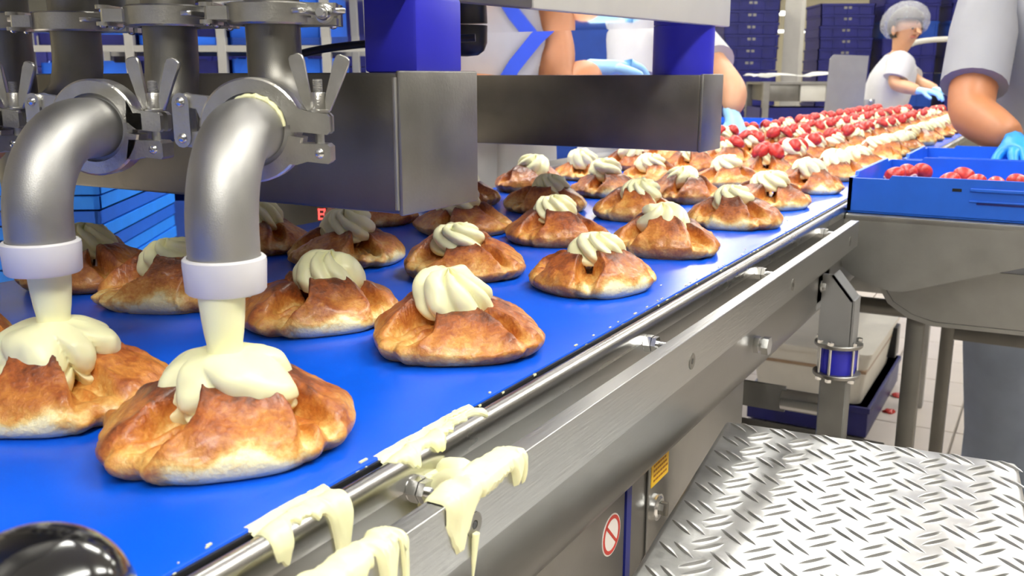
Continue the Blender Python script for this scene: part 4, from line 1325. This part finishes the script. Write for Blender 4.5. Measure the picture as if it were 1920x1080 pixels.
# controller with red digits
CT = root('control_box', 'dark control box with red lit digits beyond the belt under the beam', 'controller', (-1.06, 1.22, 0.7))
cx0 = V((-1.07, 1.085, 0)); cu = V((0.62, 0.785, 0)).normalized() * -1
cu = V((math.cos(R(36)), math.sin(R(36)), 0)); cvv = V((-cu.y, cu.x, 0))
cm = frame_mtx(V((-1.032, 1.160, 0)), cu, cvv, V((0, 0, 1)))
put('housing', bx(-0.075, 0.09, 0.0, 0.12, 0.70, 1.045, bev=0.004, mtx=cm), M['darksteel'], CT)
def digit(bm, x0, z0, w_, h_):
    t = 0.0028
    for seg in ((0, 0, w_, t), (0, h_ / 2 - t / 2, w_, t), (0, h_ - t, w_, t)):
        box(bm, x0 + seg[0], x0 + seg[0] + seg[2], -0.0016, -0.0004, z0 + seg[1], z0 + seg[1] + seg[3], mtx=cm)
    for xx in (0, w_ - t):
        box(bm, x0 + xx, x0 + xx + t, -0.0016, -0.0004, z0, z0 + h_, mtx=cm)
b = B(); digit(b, -0.007, 0.972, 0.012, 0.018)
put('red_digit', b, M['led'], CT)
b = B(); digit(b, 0.017, 0.972, 0.012, 0.018)
put('red_digit', b, M['led'], CT)
put('blue_line', bx(-0.010, 0.032, -0.0012, 0, 0.964, 0.968, mtx=cm), M['navy'], CT)
put('stand_leg', bx(-0.02, 0.02, 0.04, 0.08, 0, 0.70, mtx=cm), M['darksteel'], CT)

# ------------------------------------------------------------------ people
def skin_obj(name, verts, edges, radii, mat, parent, rootv=0, levels=1):
    bm = bmesh.new()
    lay = bm.verts.layers.skin.verify()
    vv = []
    for p, r in zip(verts, radii):
        v = bm.verts.new(p)
        v[lay].radius = (r, r) if not isinstance(r, tuple) else r
        vv.append(v)
    for a, c in edges:
        bm.edges.new((vv[a], vv[c]))
    vv[rootv][lay].use_root = True
    me = bpy.data.meshes.new(name)
    bm.to_mesh(me)
    bm.free()
    me.materials.append(mat)
    o = par(link(bpy.data.objects.new(name, me)), parent)
    m = o.modifiers.new('skin', 'SKIN')
    m.use_smooth_shade = True
    m.branch_smoothing = 0.6
    s = o.modifiers.new('sub', 'SUBSURF')
    s.levels = levels
    s.render_levels = levels
    return o

def hand(parent, wrist, direction, palm_normal, mat, name='glove', curl=0.5, size=1.0, cuff=0.05):
    d = V(direction).normalized()
    n = V(palm_normal); n = (n - d * n.dot(d)).normalized()
    s = d.cross(n)
    w0 = V(wrist)
    vs_, es, rs = [], [], []
    def add(p, r, frm=None):
        vs_.append(p); rs.append(r * size)
        if frm is not None:
            es.append((frm, len(vs_) - 1))
        return len(vs_) - 1
    k = size
    pc = add(w0 + d * 0.045 * k, (0.026))
    wr = add(w0, 0.026, pc)
    add(w0 - d * cuff * k, 0.031, wr)
    for i, (off, L) in enumerate(((-0.030, 0.062), (-0.010, 0.072), (0.010, 0.068), (0.029, 0.054))):
        kn = add(w0 + d * 0.082 * k + s * off * k, 0.0125, pc)
        j1 = add(w0 + d * (0.082 + L * 0.5) * k + s * off * 1.15 * k + n * L * 0.18 * curl * 2 * k, 0.0095, kn)
        add(w0 + d * (0.082 + L * (0.95 - 0.3 * curl)) * k + s * off * 1.2 * k + n * L * 0.62 * curl * 2 * k, 0.0085, j1)
    th = add(w0 + d * 0.035 * k - s * 0.036 * k + n * 0.008 * k, 0.0135, pc)
    t2 = add(w0 + d * 0.065 * k - s * 0.055 * k + n * 0.022 * k, 0.011, th)
    add(w0 + d * 0.092 * k - s * 0.058 * k + n * 0.034 * k, 0.0095, t2)
    return skin_obj(name, vs_, es, rs, mat, parent, 0, 1)

def loft(bm, rings, seg=28):
    """rings: (centre, X axis, half width, Y axis, half depth)"""
    R_ = []
    for c, X, a, Y, b_ in rings:
        R_.append([bm.verts.new(V(c) + V(X) * a * (abs(math.cos(t)) ** 0.85 * (1 if math.cos(t) >= 0 else -1)) + V(Y) * b_ * (abs(math.sin(t)) ** 0.85 * (1 if math.sin(t) >= 0 else -1))) for t in [2 * math.pi * k / seg for k in range(seg)]])
    for i in range(len(R_) - 1):
        for k in range(seg):
            bm.faces.new((R_[i][k], R_[i][(k + 1) % seg], R_[i + 1][(k + 1) % seg], R_[i + 1][k]))
    bm.faces.new(R_[0][::-1]); bm.faces.new(R_[-1])
    return bm

def person(label, feet, face, H, chest_off, skin, shirt_mat, trouser_mat, larm, rarm, head_off=None, sleeve=0.75, hairnet=True, glove_mat=None, coat_to=0.50, wide=1.0, shoulder_z=0.82, look=None, arm_k=1.0, leg_k=1.0, net_k=1.0):
    """larm/rarm: (elbow, wrist, hand direction, palm normal) in world space; face: facing angle"""
    f = V((math.cos(face), math.sin(face), 0)); r = V((f.y, -f.x, 0)); u = V((0, 0, 1))
    p = root('person', label, 'person', feet)
    F0 = V(feet)
    co = V(chest_off)                    # lean of the chest from the pelvis
    pel = F0 + u * 0.53 * H
    ch = F0 + u * 0.72 * H + co * 0.7
    shc = F0 + u * shoulder_z * H + co
    nk = shc + u * 0.045 * H + co * 0.12
    ho = V(head_off) if head_off else V((0, 0, 0))
    hb = nk + u * 0.05 * H + ho * 0.5
    hm = nk + u * 0.09 * H + ho
    ht = nk + u * 0.125 * H + ho
    sw = 0.115 * H * wide
    shL, shR = shc - r * sw, shc + r * sw
    hipL, hipR = pel - r * 0.052 * H - u * 0.02 * H, pel + r * 0.052 * H - u * 0.02 * H
    kL, kR = F0 - r * 0.055 * H + u * 0.27 * H + f * 0.01, F0 + r * 0.055 * H + u * 0.27 * H + f * 0.01
    aL, aR = F0 - r * 0.055 * H + u * 0.045 * H - f * 0.02, F0 + r * 0.055 * H + u * 0.045 * H - f * 0.02
    tL, tR = aL + f * 0.13 - u * 0.03 * H, aR + f * 0.13 - u * 0.03 * H
    eL, wL = V(larm[0]), V(larm[1])
    eR, wR = V(rarm[0]), V(rarm[1])
    vs_ = [pel, ch, shc, nk, hb, hm, ht, shL, eL, wL, shR, eR, wR, hipL, kL, aL, tL, hipR, kR, aR, tR]
    es = [(0, 1), (1, 2), (2, 3), (3, 4), (4, 5), (5, 6), (2, 7), (7, 8), (8, 9), (2, 10), (10, 11), (11, 12), (0, 13), (13, 14), (14, 15), (15, 16), (0, 17), (17, 18), (18, 19), (19, 20)]
    rs = [0.072, 0.075, 0.062, 0.034, 0.042, 0.055, 0.040, 0.034, 0.0255, 0.0175, 0.034, 0.0255, 0.0175, 0.05, 0.032, 0.02, 0.018, 0.05, 0.032, 0.02, 0.018]
    rs = [q * H * (arm_k if i in (8, 9, 11, 12) else (1 + (arm_k - 1) * 0.6 if i in (7, 10) else 1)) for i, q in enumerate(rs)]
    # forearm bulges below the elbow
    for (a, c_) in ((8, 9), (11, 12)):
        m = vs_[a].lerp(vs_[c_], 0.3)
        vs_.append(m); rs.append(0.0265 * H * arm_k)
        i = len(vs_) - 1
        es.remove((a, c_)); es += [(a, i), (i, c_)]
    body = skin_obj('body', vs_, es, rs, skin, p, 0, 2)
    # shirt
    b = B()
    lo = F0 + u * coat_to * H
    ax = lambda k: (F0 + u * k * H + co * min(1, max(0, (k - 0.53) / (shoulder_z - 0.53))))
    rings = [(lo, r, 0.112 * H * wide, f, 0.088 * H)]
    for k, hw, hd in ((0.55, 0.108, 0.084), (0.61, 0.098, 0.076), (0.68, 0.103, 0.079), (0.74, 0.112, 0.083), (0.785, 0.116, 0.078), (0.815, 0.108, 0.066), (0.838, 0.076, 0.05), (0.852, 0.042, 0.040)):
        if k > coat_to:
            rings.append((ax(k), r, hw * H * wide, f, hd * H))
    loft(b, rings)
    for sh, el in ((shL, eL), (shR, eR)):
        e_ = sh.lerp(el, sleeve)
        inn = sh.lerp(shc, 0.35)
        tube(b, [inn, sh, sh.lerp(e_, 0.5), e_], [0.046 * H, 0.047 * H, 0.044 * H, 0.043 * H], 20)
    put('shirt', b, shirt_mat, p)
    # trousers
    b = B()
    loft(b, [(pel + u * 0.03 * H, r, 0.098 * H * wide, f, 0.078 * H), (pel - u * 0.02 * H, r, 0.104 * H * wide, f, 0.082 * H), (pel - u * 0.07 * H, r, 0.106 * H * wide, f, 0.08 * H)])
    for hp, kn, an in ((hipL, kL, aL), (hipR, kR, aR)):
        tube(b, [hp, hp.lerp(kn, 0.5), kn, kn.lerp(an, 0.6), an - u * 0.005 * H], [0.056 * H * wide, 0.051 * H * wide * leg_k, 0.044 * H * wide * leg_k, 0.041 * H * leg_k, 0.040 * H * leg_k], 20)
    put('trousers', b, trouser_mat, p)
    for a_, t_ in ((aL, tL), (aR, tR)):
        q = V((a_.x, a_.y, F0.z))
        mt_ = frame_mtx(q, r, f, u)
        put('shoe', bx(-0.045, 0.045, -0.08, 0.19, 0, 0.075, bev=0.025, seg=3, mtx=mt_), M['paper'], p)
    # face
    lk_ = V(look).normalized() if look else f
    lk_.z = 0; lk_.normalize()
    lr = V((lk_.y, -lk_.x, 0))
    hr = 0.055 * H
    for s in (-1, 1):
        b = B(); bmesh.ops.create_icosphere(b, subdivisions=2, radius=0.0065); bmesh.ops.translate(b, vec=hb.lerp(hm, 0.85) + lk_ * hr * 0.93 + lr * s * 0.032, verts=b.verts)
        put('eye', b, M['hair'], p)
        b = B(); bmesh.ops.create_icosphere(b, subdivisions=2, radius=0.024); bmesh.ops.scale(b, vec=(0.6, 0.6, 1.2), verts=b.verts); bmesh.ops.translate(b, vec=hb.lerp(hm, 0.75) + lr * s * hr * 1.0, verts=b.verts)
        put('ear', b, skin, p)
    b = tube(B(), [hb.lerp(hm, 0.9) + lk_ * hr * 0.88, hb.lerp(hm, 0.5) + lk_ * (hr + 0.016), hb.lerp(hm, 0.4) + lk_ * hr * 0.85], [0.007, 0.013, 0.008], 10)
    put('nose', b, skin, p)
    b = tube(B(), [hb.lerp(hm, 0.05) + lk_ * hr * 0.86 - lr * 0.022, hb.lerp(hm, 0.05) + lk_ * hr * 0.98, hb.lerp(hm, 0.05) + lk_ * hr * 0.86 + lr * 0.022], [0.004, 0.007, 0.004], 8)
    put('mouth', b, M['lip'], p)
    # hair and net
    hc = hm - lk_ * 0.012 + u * 0.012
    b = B(); bmesh.ops.create_uvsphere(b, u_segments=28, v_segments=18, radius=1.0)
    for v in b.verts:
        q = v.co.copy()
        v.co = hc + (lk_ * q.x * 0.066 * H + lr * q.y * 0.061 * H + u * q.z * 0.066 * H) * (1.0 + (net_k - 1) * 0.6)
    kill = [v for v in b.verts if (v.co - hc).dot(lk_) > 0.022 * H and (v.co - hc).z < 0.022 * H or (v.co - hc).z < -0.05 * H]
    bmesh.ops.delete(b, geom=kill, context='VERTS')
    put('hair', b, M['hair'], p)
    if hairnet:
        b = B(); bmesh.ops.create_uvsphere(b, u_segments=36, v_segments=24, radius=1.0)
        tl = Matrix.Rotation(R(14), 3, lr)
        for v in b.verts:
            q = v.co.copy()
            n_ = 1 + 0.05 * noise.noise(q * 4)
            v.co = hc + u * 0.020 - lk_ * 0.012 + (tl @ ((lk_ * q.x * 0.088 * H + lr * q.y * 0.078 * H + u * q.z * 0.070 * H) * net_k)) * n_
        kill = [v for v in b.verts if (tl.inverted() @ (v.co - hc)).z < -0.034 * H]
        bmesh.ops.delete(b, geom=kill, context='VERTS')
        put('hairnet', b, M['net'], p)
    for arm in (larm, rarm):
        hand(p, arm[1], arm[2], arm[3], glove_mat or M['glove'], 'glove', size=H / 1.7)
    return p, f, r, shc

# worker behind the depositor, facing the belt
pA, fA, rA, shA = person('worker in white with a blue apron strap and bare forearms behind the depositor', (-1.26, 1.93, 0), R(-8), 1.72, (0.06, 0.0, 0), M['skin_a'], M['cloth'], M['cloth'],
    ((-1.035, 2.025, 1.15), (-1.000, 2.14, 1.222), (0.45, 0.9, 0.05), (0.2, 0, -1)),
    ((-1.20, 1.76, 1.15), (-1.02, 1.84, 1.155), (0.6, 0.8, 0.0), (0, 0, -1)), sleeve=0.22, coat_to=0.36, wide=1.0, arm_k=1.45)
b = B()
pts = [V((-1.012, 2.035, 1.385)), V((-1.025, 1.985, 1.335)), V((-1.05, 1.92, 1.285)), V((-1.075, 1.865, 1.225)), V((-1.095, 1.82, 1.16))]
for i in range(len(pts) - 1):
    pass
nn = V((0.74, -0.67, 0)); tt = (pts[-1] - pts[0]).normalized(); ss = tt.cross(nn).normalized()
L_, R2 = [], []
for q in pts:
    L_.append([b.verts.new(q + ss * 0.016), b.verts.new(q - ss * 0.016), b.verts.new(q - ss * 0.016 - nn * 0.004), b.verts.new(q + ss * 0.016 - nn * 0.004)])
for i in range(len(pts) - 1):
    for k in range(4):
        b.faces.new((L_[i][k], L_[i][(k + 1) % 4], L_[i + 1][(k + 1) % 4], L_[i + 1][k]))
b.faces.new(L_[0]); b.faces.new(L_[-1][::-1])
put('apron_strap', b, M['strap'], pA)
b = loft(B(), [(V((-1.14, 2.02, 0.55)), V((-0.14, 0.99, 0)), 0.17, V((1, 0.14, 0)), 0.05), (V((-1.13, 2.02, 0.85)), V((-0.14, 0.99, 0)), 0.165, V((1, 0.14, 0)), 0.055), (V((-1.13, 2.02, 1.08)), V((-0.14, 0.99, 0)), 0.15, V((1, 0.14, 0)), 0.05)])
put('apron', b, M['cloth'], pA)
# bending worker further along
person('worker in a white shirt bending toward the belt behind the round blue column', (-1.30, 2.92, 0), R(-12), 1.66, (0.20, -0.06, -0.03), M['skin_b'], M['cloth'], M['cloth'],
    ((-0.885, 2.90, 1.165), (-0.875, 2.86, 1.085), (0.3, -0.25, -0.4), (0, 0, -1)),
    ((-1.10, 2.62, 1.08), (-0.98, 2.70, 1.06), (0.6, 0.5, -0.2), (0, 0, -1)), head_off=(0.05, 0, -0.02), sleeve=0.45, shoulder_z=0.80)
# woman at the end of the belt
person('woman in a white t-shirt and bouffant hairnet at the far end of the belt', (-0.93, 5.74, 0), R(15), 1.55, (0.10, -0.04, 0), M['skin_b'], M['cloth'], M['cloth_grey'],
    ((-0.70, 5.72, 1.16), (-0.60, 5.62, 1.13), (0.8, -0.5, -0.1), (0, 0, -1)),
    ((-0.80, 5.47, 1.165), (-0.66, 5.43, 1.13), (0.9, -0.2, -0.1), (0, 0, -1)), head_off=(0.035, -0.02, -0.015), sleeve=0.72, look=(0.75, -0.66, 0), wide=1.08, net_k=1.0)
# nearest worker on the right
pR, fR, rR, shR_ = person('worker in a pale grey coat reaching a blue gloved hand into the trays', (0.05, 2.80, 0), R(-75), 1.74, (0.0, -0.05, 0), M['skin_a'], M['cloth_grey'], M['trousers'],
    ((0.22, 2.64, 1.16), (0.18, 2.38, 1.09), (-0.2, -0.9, -0.1), (0, 0, -1)),
    ((-0.190, 2.475, 1.118), (-0.085, 2.355, 1.062), (0.36, -0.85, -0.25), (0, 0, -1)), sleeve=0.80, glove_mat=M['glove_blue'], coat_to=0.50, wide=1.22, arm_k=1.25, leg_k=1.35)
